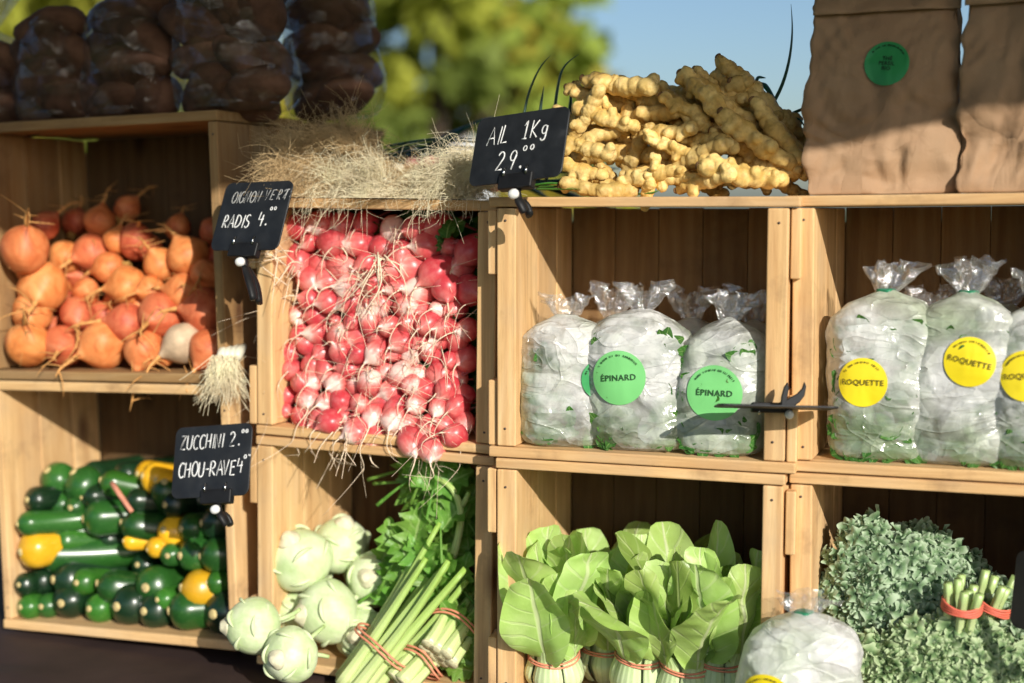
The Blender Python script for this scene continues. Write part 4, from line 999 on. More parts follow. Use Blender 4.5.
def film_bag(name, label, cat, c, base, a, b, h, seed, rotz, film, amp=.012, neck=True, tie=None, sticker=None, leaves=40, lean=0.0, lmat=SPIN_LEAF, group=None, neck_h=.045, tilt=0, leafsize=(.012, .032), contents='salad_leaves'):
    M = c.M @ Matrix.Translation(base) @ Matrix.Rotation(rotz, 4, 'Z') @ Matrix.Rotation(tilt, 4, 'Y')
    t = thing(name, label, cat, M, group)
    v, f = bag_surface(a, b, h, seed, amp, lean=lean)
    m = MB(); m.add(v, f); body = m.build('film', film, t)
    bvh = BVHTree.FromPolygons([Vector(p) for p in v], [list(map(int, q)) for q in f])
    rs = np.random.RandomState(seed + 50)
    if leaves:
        m = MB()
        for k in range(leaves):
            z = h * (rs.uniform(.03, .82) if k % 3 else rs.uniform(.02, .22)); x = a * rs.uniform(-.78, .78)
            hit = bvh.ray_cast(Vector((x, -1, z)), Vector((0, 1, 0)))
            if hit[0] is None or hit[1].y > -.55 or z < .03 * h: continue
            p = hit[0] + Vector((0, .0042, 0))
            if sticker and (x - sticker[1]) ** 2 + (z - sticker[2]) ** 2 < (sticker[3] + .012) ** 2 and k % 4: continue
            L = rs.uniform(*leafsize)
            lv, lf, luv = leaf_grid(L, lambda q: L * .27 * math.sin(PI * min(1, q * .92 + .05)) ** .8, 5, 8, rs.uniform(-.4, .4), .1, .001, 2, 0, k)
            nn = Vector((x / a * .35, -1, 0)).normalized()
            m.add(lv, lf, luv, Matrix.Translation(p) @ nn.to_track_quat('Z', 'Y').to_matrix().to_4x4() @ Matrix.Rotation(rs.uniform(0, 6.28), 4, 'Z') @ Matrix.Translation((0, -L / 2, 0)))
        m.build(contents, lmat, t)
    top = np.array([lean * h, 0, h])
    if neck:
        nz, na = 16, 60; q = np.linspace(0, 1, nz)[:, None]; A = np.linspace(0, 2 * PI, na, endpoint=False)[None, :]
        ph = rs.rand(3) * 6; neck_h = neck_h * rs.uniform(.62, .9)
        rr = (.0085 + .016 * q ** .9) * (1 + (.30 + .35 * q) * np.sin(5 * A + ph[0]) * .7 + .22 * q * np.sin(11 * A + ph[1]))
        rr = np.where(q < .05, .011, rr)
        x = rr * np.cos(A) * 1.15 + rs.uniform(-.012, .012) * q; y = rr * np.sin(A) * .55; z = h - .006 + neck_h * q * (1 + .18 * np.sin(2 * A + ph[2]) * q)
        vv = np.stack([(x + lean * h).ravel(), y.ravel(), z.ravel()], 1) + .012 * np.stack([crumple(np.stack([x.ravel(), y.ravel(), z.ravel()], 1), seed + i, 7, 34) for i in range(3)], 1) * np.repeat(q, na, 0).reshape(-1, 1)
        m = MB(); m.add(vv, grid_faces(na, nz, True)); m.build('gathered_neck', CLEAR, t)
    if tie is not None:
        m = MB(); lathe(m, [(.006, -.003), (.0105, -.003), (.0112, 0), (.0105, .003), (.006, .003)], 18, lambda A, z: 1 + .1 * np.sin(4 * A), Matrix.Translation(top + (0, 0, -.002)))
        m.build('tie', tie, t)
    if sticker: sticker_on(t, bvh, *sticker)
    return t
SHELF = .0155
def shelf(c): return c.h + SHELF
def at_base(c, px, v, level=1, py=450): p = c.at(px, py, v); return Vector((p.x, v, (c.h if level else 0) + SHELF))
PX3 = 1.28 / 1000 * 1.0
# spinach bags: front row then back row
film_bag('salad_bag', 'leftmost fogged bag of the green-sticker crate, its dark green sticker turned aside', 'bag', C3, at_base(C3, 568, .055), .063, .046, .166, 11, .12, FILM, .016, True, None, (.050, .088, .026, .25, STK_DGREEN, INK_GREEN, ''), 210, -.02, group='fogged salad bags')
film_bag('salad_bag', 'middle fogged bag with a light green sticker reading ÉPINARD, folded at its upper edge', 'bag', C3, at_base(C3, 640, .060), .073, .050, .176, 12, -.04, FILM, .015, True, None, (-.013, .093, .034, .08, STK_GREEN, INK_GREEN, 'ÉPINARD'), 210, .0, group='fogged salad bags')
film_bag('salad_bag', 'right fogged bag with a round green ÉPINARD sticker, near the post with the flat sign', 'bag', C3, at_base(C3, 722, .052), .057, .044, .168, 13, .02, FILM, .014, True, None, (-.003, .079, .034, -.02, STK_GREEN, INK_GREEN, 'ÉPINARD'), 180, .04, group='fogged salad bags')
for px, lb, sd in ((612, 'clear-necked bag standing behind the left and middle green-sticker bags', 14), (690, 'clear-necked bag standing behind, between the two light green stickers', 15), (752, 'bag in the back corner behind the right green-sticker bag', 16)):
    film_bag('salad_bag', lb, 'bag', C3, at_base(C3, px, .17 if px < 740 else .165), .048, .040, .158, sd, R.uniform(-.2, .2), FILM_R, .013, True, None, None, 40, .0, group='fogged salad bags', neck_h=.055)
film_bag('salad_bag', 'leftmost rocket bag with a yellow ROQUETTE sticker low on its front', 'bag', C4, at_base(C4, 882, .060, 1, 468), .067, .050, .204, 21, .0, FILM_R, .013, True, TIE_GREEN, (-.018, .096, .029, .0, STK_YELLOW, INK_BROWN, 'ROQUETTE', None, .0092), 200, .01, group='fogged salad bags', neck_h=.04)
film_bag('salad_bag', 'second rocket bag, its yellow ROQUETTE sticker high and tilted', 'bag', C4, at_base(C4, 960, .060, 1, 470), .067, .050, .203, 22, -.05, FILM, .014, True, TIE_GREEN, (.014, .124, .029, -.22, STK_YELLOW, INK_BROWN, 'ROQUETTE', None, .0092), 180, .03, group='fogged salad bags', neck_h=.045)
film_bag('salad_bag', 'rocket bag cut off by the right edge, half a yellow sticker showing', 'bag', C4, at_base(C4, 1036, .050, 1, 474), .056, .045, .195, 23, -.1, FILM_R, .014, True, None, (-.008, .110, .029, .1, STK_YELLOW, INK_BROWN, 'ROQUETTE', None, .0092), 180, .02, group='fogged salad bags')
film_bag('salad_bag', 'small bag standing in the shade behind the two left rocket bags', 'bag', C4, at_base(C4, 925, .185, 1, 468), .048, .038, .168, 24, .1, FILM_R, .013, True, None, None, 40, 0, group='fogged salad bags')
film_bag('salad_bag', 'bag in the shade behind the second rocket bag, its clear neck spread wide', 'bag', C4, at_base(C4, 1002, .185, 1, 468), .050, .038, .180, 25, .1, FILM_R, .013, True, None, None, 40, 0, group='fogged salad bags', neck_h=.055)
# the white bag in front of the kale, on the bottom crate's floor edge
pb = C4.at(800, 690, -.075); pb.z = -.001
film_bag('salad_bag', 'white crumpled bag in front of the kale with a green tie and yellow sticker', 'bag', C4, pb, .070, .050, C4.at(806, 612, -.075).z - pb.z, 31, .05, FILM_W, .017, True, TIE_GREEN, (-.032, C4.at(806, 683, -.075).z - pb.z - .006, .029, -.2, STK_YELLOW, INK_BROWN, 'ROQUETTE', None, .0092), 20, .02, group='fogged salad bags', neck_h=.04)

# ------------------------------------------------------------------ kraft paper bags on the right column
def paper_bag(label, px, w_, d_, h, seed, rot, sx, sz, v=.04):
    top = 2 * C4.h; p = C4.at(px, 196, v); p.z = top + .0005
    t = thing('paper_bag', label, 'paper bag', C4.M @ Matrix.Translation(p) @ Matrix.Rotation(rot, 4, 'Z'), 'brown paper bags on the right crates')
    nz, na = 90, 160; q = np.linspace(0, 1, nz); a = np.linspace(0, 1, na, endpoint=False)
    per = np.array([(-1, -1), (1, -1), (1, 1), (-1, 1), (-1, -1)], float); tt = np.array([0, w_, w_ + d_, 2 * w_ + d_, 2 * (w_ + d_)]) / (2 * (w_ + d_))
    ux = np.interp(a, tt, per[:, 0]); uy = np.interp(a, tt, per[:, 1])
    Q, A = np.meshgrid(q, np.arange(na), indexing='ij')
    tap = np.interp(Q, [0, .02, .1, .5, 1], [.96, 1.0, 1.0, .97, .93]); dep = np.interp(Q, [0, .5, .85, 1], [1, .95, .5, .14])
    belly = 1 + .10 * np.sin(Q * PI) * (np.abs(uy[A]) > .99) * (1 - np.abs(ux[A]) ** 2)
    gus = np.where(np.abs(ux[A]) > .99, 1 - .16 * (1 - np.abs(uy[A])) * np.clip(Q * 1.6, 0, 1), 1)
    v3 = np.stack([(w_ / 2 * ux[A] * tap * gus).ravel(), (d_ / 2 * uy[A] * dep * belly).ravel(), (Q * h).ravel()], 1)
    n = np.stack([np.where(np.abs(ux[A]) > .99, ux[A], 0).ravel(), np.where(np.abs(uy[A]) > .99, uy[A], 0).ravel(), 0 * Q.ravel()], 1)
    amp = np.interp(v3[:, 2] / h, [0, .02, .1, .45, 1], [.15, .6, 1.5, 1.0, .8])
    v3 = v3 + n * ((crumple(v3, seed, 7, 7, .012) + crumple(v3, seed + 3, 7, 20, .006)) * amp)[:, None]
    m = MB(); m.add(v3, [grid_faces(na, nz, True), np.arange(na)[::-1][None, :]]); m.build('bag_body', PAPER, t)
    bvh = BVHTree.FromPolygons([Vector(p_) for p_ in v3], [list(map(int, r_)) for r_ in grid_faces(na, nz, True)])
    # folded-over top flap
    m = MB(); zt = h - .048; fw = w_ / 2 * .95; nx_, ny_ = 40, 12
    X, Z = np.meshgrid(np.linspace(-fw, fw, nx_), np.linspace(zt, h + .002, ny_))
    fr = np.array([(bvh.ray_cast(Vector((max(-fw * .93, min(fw * .93, x)), -1, min(z_, h - .003))), Vector((0, 1, 0)))[0] or Vector((0, -.01, 0))).y for x, z_ in zip(X.ravel(), Z.ravel())])
    fr = np.minimum(fr, -.006) - .004 - .006 * np.clip(1 - (Z.ravel() - zt) / .03, 0, 1)
    pts = np.stack([X.ravel(), fr + .002 * vnoise(np.stack([X.ravel(), 0 * X.ravel(), Z.ravel()], 1), seed, 2, 12), Z.ravel()], 1)
    m.add(pts, grid_faces(nx_, ny_)); o = m.build('folded_top', PAPER, t)
    so = o.modifiers.new('thick', 'SOLIDIFY'); so.thickness = .0012
    sticker_on(t, bvh, sx, sz, .026, -.12, STK_DGREEN, PAPER_DARK, 'THÉ\nPERSIL\nBIO', None, .0062)
    return t
paper_bag('brown paper bag with folded top and green oval sticker, standing beside the knobbly roots', 886, .178, .10, .262, 3, .02, .003, .152, .075)
paper_bag('brown paper bag at the right edge, its green sticker cut off', 1040, .178, .10, .262, 8, -.03, .012, .145, .060)

# ------------------------------------------------------------------ knobbly rhizomes
ICO = None
def ico():
    global ICO
    if ICO is None:
        import bmesh
        b = bmesh.new(); bmesh.ops.create_icosphere(b, subdivisions=3, radius=1); b.verts.ensure_lookup_table()
        ICO = (np.array([v.co[:] for v in b.verts]), np.array([[v.index for v in f.verts] for f in b.faces])); b.free()
    return ICO
def rhizome_kind(seed):
    def make():
        rs = np.random.RandomState(seed); t = thing('rhizome', '', 'root vegetable')
        v0, f0 = ico(); m = MB(); x = -.048; y = 0; z = 0; n = 0
        while x < .046:
            r = rs.uniform(.0105, .0155) * (1 - .25 * abs(x) / .05)
            m.add(v0 * np.array([r * 1.15, r, r * .95]) + (x, y, z), f0); n += 1
            if rs.rand() < .75:
                d = rs.normal(size=3) * (.5, 1, 1); d /= np.linalg.norm(d); L = rs.uniform(.008, .015); r2 = r * rs.uniform(.6, .95)
                for s in np.linspace(.3, 1, 3): m.add(v0 * r2 * (1.05 - .2 * s) + np.array((x, y, z)) + d * L * s, f0)
            x += r * 1.25; y += rs.uniform(-.005, .005); z += rs.uniform(-.004, .004)
        tmp = m.build('tmp', None)
        rm = tmp.modifiers.new('r', 'REMESH'); rm.mode = 'VOXEL'; rm.voxel_size = .0016; rm.use_smooth_shade = True
        sm = tmp.modifiers.new('s', 'SMOOTH'); sm.factor = .5; sm.iterations = 4
        dg = bpy.context.evaluated_depsgraph_get(); me = bpy.data.meshes.new_from_object(tmp.evaluated_get(dg))
        bpy.data.objects.remove(tmp)
        n = len(me.vertices); co = np.empty(n * 3); me.vertices.foreach_get('co', co); co = co.reshape(-1, 3)
        ring = np.sin(co[:, 0] * 1100 + 5 * vnoise(co, seed, 2, 20)) * .00022 + vnoise(co, seed + 3, 3, 60) * .0005
        co += ring[:, None] * co / (np.linalg.norm(co, axis=1)[:, None] + .01) * 2
        me.vertices.foreach_set('co', co.ravel()); me.update(); me.name = 'rhizome_body'
        obj('body', me, GINGER, t)
        m = MB()
        for k in range(2):
            i = rs.randint(0, n); p = co[i]; d = p / (np.linalg.norm(p) + 1e-6) * .004 + rs.normal(size=3) * .002
            tube(m, [p, p + d, p + d * 1.5 + rs.normal(size=3) * .003], [.0009, .0005, .0002], 4)
        e = co[co[:, 0].argmin()]
        m = MB(); m.add(v0 * np.array([.003, .005, .005]) + e + (.001, 0, 0), f0)
        m.build('dry_scar', simple('dry_root_scar', (.20, .11, .05), .8, .2, 90, .4), t)
        return t
    return Kind(make)
RZ = [rhizome_kind(s) for s in (1, 2, 3, 4, 5, 6)]
# x, y, tilt in degrees (picture, counter-clockwise), size, depth from the front edge
GI = [(604, 183, 0, 1.0, .040), (655, 178, 8, .85, .045), (652, 180, 75, .7, .05), (748, 176, -12, 1.05, .030), (708, 178, 20, .85, .035), (672, 183, 0, .7, .045), (762, 182, -5, .8, .05),
      (578, 168, -15, .8, .055), (697, 160, 22, .95, .045), (676, 150, -28, .8, .06), (585, 145, -10, .85, .06), (600, 138, 15, .75, .075), (715, 148, -15, .9, .065), (640, 150, 60, .75, .085), (668, 130, 10, .9, .08),
      (608, 118, -18, .9, .075), (590, 116, 50, .8, .08), (655, 112, 5, .9, .09), (690, 118, -40, .85, .085), (762, 140, -35, 1.1, .065), (782, 132, -48, 1.0, .075), (748, 150, -25, .9, .08),
      (622, 88, -12, 1.05, .095), (650, 95, -25, .85, .11), (640, 78, -20, .8, .13), (712, 98, -42, 1.05, .085), (725, 100, -35, 1.0, .10), (745, 90, -50, .95, .12), (735, 68, 40, .7, .11), (722, 72, 75, .7, .12), (768, 108, -40, 1.0, .11),
      (790, 145, -50, .9, .09), (700, 135, 0, .9, .11), (640, 120, 0, .9, .13), (612, 155, 5, .95, .10), (770, 165, -10, .9, .09), (790, 172, 15, .8, .10), (720, 125, 30, .9, .13), (610, 105, 30, .9, .14), (690, 105, -20, .9, .14), (668, 165, 15, .9, .10)]
GO = [(700, 84, -42, 1.1), (722, 78, 60, .7)]
def gtop(x): return np.interp(x, [568, 585, 605, 645, 672, 690, 720, 755, 785, 802], [120, 98, 78, 80, 104, 84, 76, 84, 106, 140])
rg = random.Random(77)
GI = [g for g in GI if g[1] > gtop(g[0]) + 6]
for k in range(46):
    x = rg.uniform(575, 792); y = rg.uniform(gtop(x) + 12, 182)
    GI.append((x, y, rg.choice([-45, -35, -25, -12, 0, 8, 20]) + rg.uniform(-8, 8), rg.uniform(.62, .95), .075 + (185 - y) / 120 * .05 + rg.uniform(0, .05)))
for x in range(580, 800, 17): GI.append((x, gtop(x) + rg.uniform(9, 14), -20 if x < 680 else -42, rg.uniform(.6, .8), .12))
lab = row_labels([(a, b, ['knobbly yellow', 'pale lumpy', 'fat tan', 'pink-tipped', 'short-fingered', 'long pale'][i % 6]) for i, (a, b, *_) in enumerate(GI)], [176, 162, 148, 134, 120, 104], 'ginger-like root', 'of the heap')
for i, (px, py, an, s, v) in enumerate(GI):
    p = C3.at(px, py, v); s *= .98
    p.z = max(p.z, 2 * C3.h + .013 * s)
    M = C3.M @ Matrix.Translation(p) @ Matrix.Rotation(-rad(an), 4, 'Y') @ Matrix.Rotation(R.uniform(-.5, .3), 4, 'Z') @ Matrix.Rotation(R.uniform(0, 6.28), 4, 'X') @ Matrix.Scale(s, 4)
    RZ[i % 6].place(M, lab[i].replace('ginger-like', 'ginger-like'), 'knobbly roots heaped on the crate')

# ------------------------------------------------------------------ long blades of green garlic
def blades(name, label, cat, pts_list, mat, w0=.006):
    t = thing(name, label, cat, Matrix.Translation(pts_list[0][0]))
    o = Vector(pts_list[0][0])
    for k, pts in enumerate(pts_list):
        P = spline([Vector(p) - o for p in pts], 20); m = MB()
        tube(m, P, w0 * np.clip(1.1 - np.linspace(0, 1, 20) ** 2.2, .06, 1) * (.85 + .2 * (k % 3)), 8, True, .3)
        m.build('blade', mat, t)
    return t
W3 = lambda px, py, v: C3.w(C3.at(px, py, v))
blades('green_garlic', 'two dark garlic blades rising behind the sign that reads AIL', 'garlic', [[W3(520, 190, .12), W3(520, 140, .14), W3(527, 95, .15), W3(540, 66, .15), W3(551, 55, .15)], [W3(545, 190, .13), W3(552, 140, .14), W3(556, 95, .15), W3(562, 66, .15), W3(579, 54, .15)],
       [W3(538, 180, .14), W3(538, 130, .15), W3(541, 104, .15), W3(544, 86, .15)], [W3(560, 150, .13), W3(572, 108, .15), W3(584, 95, .16), W3(606, 92, .17)], [W3(568, 120, .14), W3(571, 100, .15), W3(570, 86, .15)]], ONION_LEAF, .0075)
blades('green_garlic', 'green garlic with one long thin blade curling up beside the paper bag', 'garlic', [[W3(745, 150, .15), W3(768, 112, .14), W3(782, 88, .14), W3(790, 60, .14), W3(793, 30, .14), W3(791, 4, .14)], [W3(755, 145, .15), W3(776, 122, .14), W3(795, 112, .14), W3(815, 104, .13), W3(824, 100, .13)],
       [W3(750, 90, .16), W3(762, 82, .15), W3(770, 92, .14), W3(790, 130, .13)], [W3(760, 120, .14), W3(785, 118, .12), W3(800, 118, .12), W3(804, 126, .12), W3(808, 132, .12)], [W3(750, 95, .14), W3(775, 110, .12), W3(795, 140, .12)], [W3(755, 84, .16), W3(758, 77, .16), W3(766, 78, .16)]], GARLIC_LEAF, .0055)
blades('green_garlic', 'bright green garlic leaves flat on the crate beside the AIL sign', 'garlic', [[W3(540, 187, .05), W3(555, 186, .04), W3(578, 190, .03)], [W3(538, 189, .04), W3(556, 189, .03), W3(582, 189, .02)], [W3(530, 186, .06), W3(550, 183, .05), W3(570, 184, .05)], [W3(640, 194, .05), W3(652, 193, .04), W3(660, 190, .04)]], BRIGHT_LEAF, .005)

# ------------------------------------------------------------------ spring onions: root beards hanging over the crate edge
def onion_bunch(label, tufts, bulbs, seed, mat=ROOTS, leaf=True):
    rs = np.random.RandomState(seed); o = C2.w(tufts[0][0])
    t = thing('spring_onion', label, 'spring onions', Matrix.Translation(o), 'spring onion bunches')
    Rm = C2.M.to_3x3()
    for (c, d, n, L, sp) in tufts:
        m = MB(); c = np.array(c); cen = [c + rs.normal(size=3) * sp * np.array([1, .9, .6]) for _ in range(7)]; cd = [rs.normal(size=3) * .8 for _ in range(7)]; d = np.array(d, float); d /= np.linalg.norm(d)
        for k in range(int(n * 1.7)):
            a = cen[k % 7] + rs.normal(size=3) * .004; e = d + cd[k % 7] + rs.normal(size=3) * .36; e /= np.linalg.norm(e); l = L * rs.uniform(.4, 1.25)
            b1 = a + e * l * .4 + rs.normal(size=3) * .008; b2 = a + e * l * .75 + rs.normal(size=3) * .014 + (0, 0, -.10 * l); b3 = a + e * l * .9 + rs.normal(size=3) * .020 + (0, 0, -.22 * l)
            P = spline([a, b1, b2, b3], 8)
            lim = 2 * C2.h + .0012 - (0 if k % 9 else .016) * np.clip(-P[:, 1] * 200, 0, 1)
            if leaf: P[:, 2] = np.maximum(P[:, 2], lim)
            else: P[:, 2] = np.where(P[:, 1] > 0.0, np.maximum(P[:, 2], 2 * C2.h + .001), P[:, 2])
            tube(m, [Rm @ Vector(p) + C2.M.translation - o for p in P], np.linspace(.00036, .00016, 8), 3, False)
        m.build('root_beard', mat, t)
    for (c, d) in bulbs:
        d = Vector(d).normalized(); c = Vector(c); m = MB()
        tube(m, [Rm @ Vector(c + d * s) + C2.M.translation - o for s in (0, .004, .012, .025, .05, .09)], [.004, .009, .0105, .008, .0062, .006], 10)
        m.build('bulb', ONION_RED if rs.rand() < .35 else ONION_BULB, t)
        for k in range(2 if leaf else 0):
            m = MB(); e = d + Vector(rs.normal(size=3) * .12)
            tube(m, [Rm @ Vector(p) + C2.M.translation - o for p in spline([c + d * .085, c + d * .12 + e * .02, c + e * .20 + Vector((0, 0, .008 * k)), c + e * .30 + Vector((0, 0, -.005))], 8)], [.005, .006, .0062, .0062, .006, .0055, .004, .001], 7, True, .6)
            m.build('leaf', ONION_LEAF, t)
    return t
T2 = 2 * C2.h
q2 = lambda px, py, v: tuple(C2.at(px, py, v))
def bulbs2(px0, px1, n, v, h, d):
    return [((C2.at(px0 + (px1 - px0) * (k + .5) / n, 185, v).x, v + .01 * (k % 3), T2 + h + .010 * (k % 2)), (d[0] + .05 * (k - n / 2), d[1], d[2])) for k in range(n)]
onion_bunch('spring onions with a tall straw-brown root beard against the beet crate side', [(q2(335, 150, .07), (-.4, -1, .15), 330, .06, .022), (q2(310, 165, .06), (-.7, -.8, -.2), 300, .06, .020), (q2(300, 150, .08), (-.3, -.7, .6), 160, .05, .014), (q2(326, 186, .060), (-.25, -.9, -.1), 380, .050, .016), (q2(345, 140, .08), (.1, -.9, .5), 260, .05, .018)], bulbs2(330, 370, 5, .09, .035, (.1, 1, .1)), 1)
onion_bunch('spring onions in the lower layer, pale sunlit roots spilling over the crate edge at centre', [(q2(385, 184, .050), (-.2, -1, .0), 420, .050, .022), (q2(350, 189, .05), (-.5, -1, .0), 220, .045, .014), (q2(425, 184, .05), (.1, -1, .0), 320, .048, .019)], bulbs2(350, 430, 8, .05, .014, (.05, 1, .0)), 2, ROOTS_PALE)
onion_bunch('spring onions on top at centre with brownish shaded roots', [(q2(425, 176, .085), (-.1, -1, .0), 260, .045, .018), (q2(395, 178, .08), (-.3, -1, .0), 220, .045, .016), (q2(355, 158, .10), (.4, -.8, -.3), 160, .045, .016)], bulbs2(390, 450, 6, .10, .04, (.1, 1, .05)), 3)
onion_bunch('spring onions at the right end with a bright wedge of roots beside the AIL sign', [(q2(464, 180, .040), (-.3, -1, -.2), 420, .05, .014), (q2(474, 162, .05), (-.3, -.8, -.6), 320, .05, .011), (q2(448, 190, .04), (-.4, -1, -.1), 240, .04, .014)], bulbs2(445, 490, 5, .05, .02, (.1, 1, .05)), 4, ROOTS_PALE)
onion_bunch('single spring onion whose thick roots hang down past the crate edge', [(q2(318, 192, .01), (-.1, -.6, -1), 24, .05, .008), (q2(350, 195, .004), (.1, -.4, -1), 30, .045, .012), (q2(430, 197, .004), (.1, -.4, -1), 30, .035, .018), (q2(462, 198, .004), (-.1, -.4, -1), 20, .03, .010)], [], 5, ROOTS_PALE, False)
blades('spring_onion', 'dark green spring onion tops bundled flat at the back', 'spring onions', [[C2.w(C2.at(a, b, .12)), C2.w(C2.at(a + 25, b - 4, .16)), C2.w(C2.at(a + 60, b + dy, .2)), C2.w(C2.at(a + 95, b + dy + 2, .22))] for a, b, dy in ((385, 150, -10), (392, 155, -9), (388, 146, -8), (395, 158, -12), (400, 150, -2), (380, 156, -6), (390, 162, -8), (405, 143, -1), (398, 166, -6), (385, 160, -4))], ONION_LEAF, .0055)
# the tuft squeezed out between the two left columns
p = C1.w((C1.W - .004, -.012, C1.h + .022)); m = MB(); rs = np.random.RandomState(9)
tt = thing('spring_onion', 'pale root tuft hanging at the corner below the radish sign', 'spring onions', Matrix.Translation(p), 'spring onion bunches')
for k in range(330):
    a = np.array([rs.uniform(-.012, .026), rs.uniform(-.008, .004), rs.uniform(-.002, .024)]); e = np.array([rs.normal() * .35, -.35 + rs.normal() * .25, -1.0]); l = rs.uniform(.012, .055)
    tube(m, spline([a, a + e * l * .5 + rs.normal(size=3) * .005, a + e * l + rs.normal(size=3) * .008], 6), np.linspace(.0006, .0003, 6), 3, False)
m.build('root_beard', ROOTS_PALE, tt)
m = MB()
for k in range(4): tube(m, [(.002 + k * .007, .004, .018), (.003 + k * .007, .014, .024), (.004 + k * .007, .05, .03)], [.007, .009, .005], 9)
m.build('bulb', ONION_BULB, tt)

# ------------------------------------------------------------------ chalk price signs
def arc(cx, cy, rx, ry, a0, a1, n=12): return [(cx + rx * math.cos(a), cy + ry * math.sin(a)) for a in np.linspace(rad(a0), rad(a1), n)]
GL = {'A': [[(0, 0), (.36, 1), (.68, 0)], [(.10, .36), (.58, .38)]], 'I': [[(.12, 0), (.16, 1)]], 'L': [[(.08, 1), (.03, 0), (.52, .04)]], '1': [[(.02, .72), (.22, 1), (.20, 0)], [(0, 0), (.42, .02)]],
      'K': [[(.05, 1), (.02, 0)], [(.55, .98), (.05, .45), (.58, 0)]], 'g': [arc(.27, .30, .25, .28, 20, 380), [(.52, .55), (.50, -.15)] + arc(.26, -.18, .24, .22, 0, -160)],
      '2': [arc(.28, .74, .25, .26, 165, -35) + [(.02, 0), (.58, .03)]], '9': [arc(.28, .70, .25, .28, 20, 380), [(.53, .80), (.36, 0)]], '.': [arc(.06, .05, .05, .05, 0, 360, 6)], '4': [[(.14, 1), (.02, .40), (.66, .44)], [(.56, .80), (.48, -.08)]],
      'O': [arc(.32, .5, .31, .49, 60, 425, 18)], 'G': [arc(.34, .5, .32, .49, 50, 300, 14) + [(.62, .12), (.62, .42), (.38, .42)]], 'N': [[(.03, 0), (.06, 1), (.52, .02), (.56, 1)]], 'V': [[(0, 1), (.28, 0), (.56, 1.02)]],
      'E': [[(.52, .98), (.05, .96), (.02, .02), (.50, .04)], [(.05, .52), (.42, .54)]], 'R': [[(.02, 0), (.06, .98)], [(.02, .94)] + arc(.22, .73, .30, .25, 70, -80) + [(.10, .46), (.58, 0)]], 'T': [[(0, .98), (.58, 1)], [(.30, .98), (.28, 0)]],
      'D': [[(.05, .98), (.02, .02)], [(0, 1)] + arc(.06, .5, .52, .48, 85, -85) + [(0, .02)]], 'S': [arc(.28, .76, .24, .23, 40, 250, 9) + arc(.27, .25, .26, .25, 80, -150, 9)], 'Z': [[(.02, .98), (.56, 1), (.0, .02), (.58, .02)]], 'U': [[(.02, 1), (.04, .3)] + arc(.29, .26, .25, .26, 180, 360, 8) + [(.56, 1)]],
      'C': [arc(.34, .5, .32, .5, 50, 310, 14)], 'H': [[(.03, 1), (.02, 0)], [(.54, 1), (.53, 0)], [(.02, .48), (.54, .52)]], '-': [[(.04, .45), (.42, .47)]], 'o': [arc(.28, .78, .22, .2, 40, 400, 10)], ':': [arc(.1, .2, .03, .03, 0, 360, 5), arc(.1, .75, .03, .03, 0, 360, 5)], '"': [[(.05, 1), (.10, .8)], [(.28, 1), (.32, .8)]]}
WIDTH = {'I': .34, '1': .55, '.': .28, '-': .60, ' ': .62, 'L': .66, 'K': .72, ':': .35, 'o': .58, '"': .5}
def chalk(m, text, x, y, h, jit, slant=.08, wob=0.0, spacing=1.0, r=.0009, up=0.0):
    rs = np.random.RandomState(jit)
    for ch in text:
        for st in GL.get(ch, []):
            o = rs.normal(size=2) * .02
            P = [(x + (a * .74 + slant * b + o[0]) * h * .95, y + (b + o[1]) * h + wob * x, 0) for a, b in st]
            tube(m, P, r * rs.uniform(.85, 1.15), 5, True, .35)
        x += (WIDTH.get(ch, .82)) * h * spacing
    return x
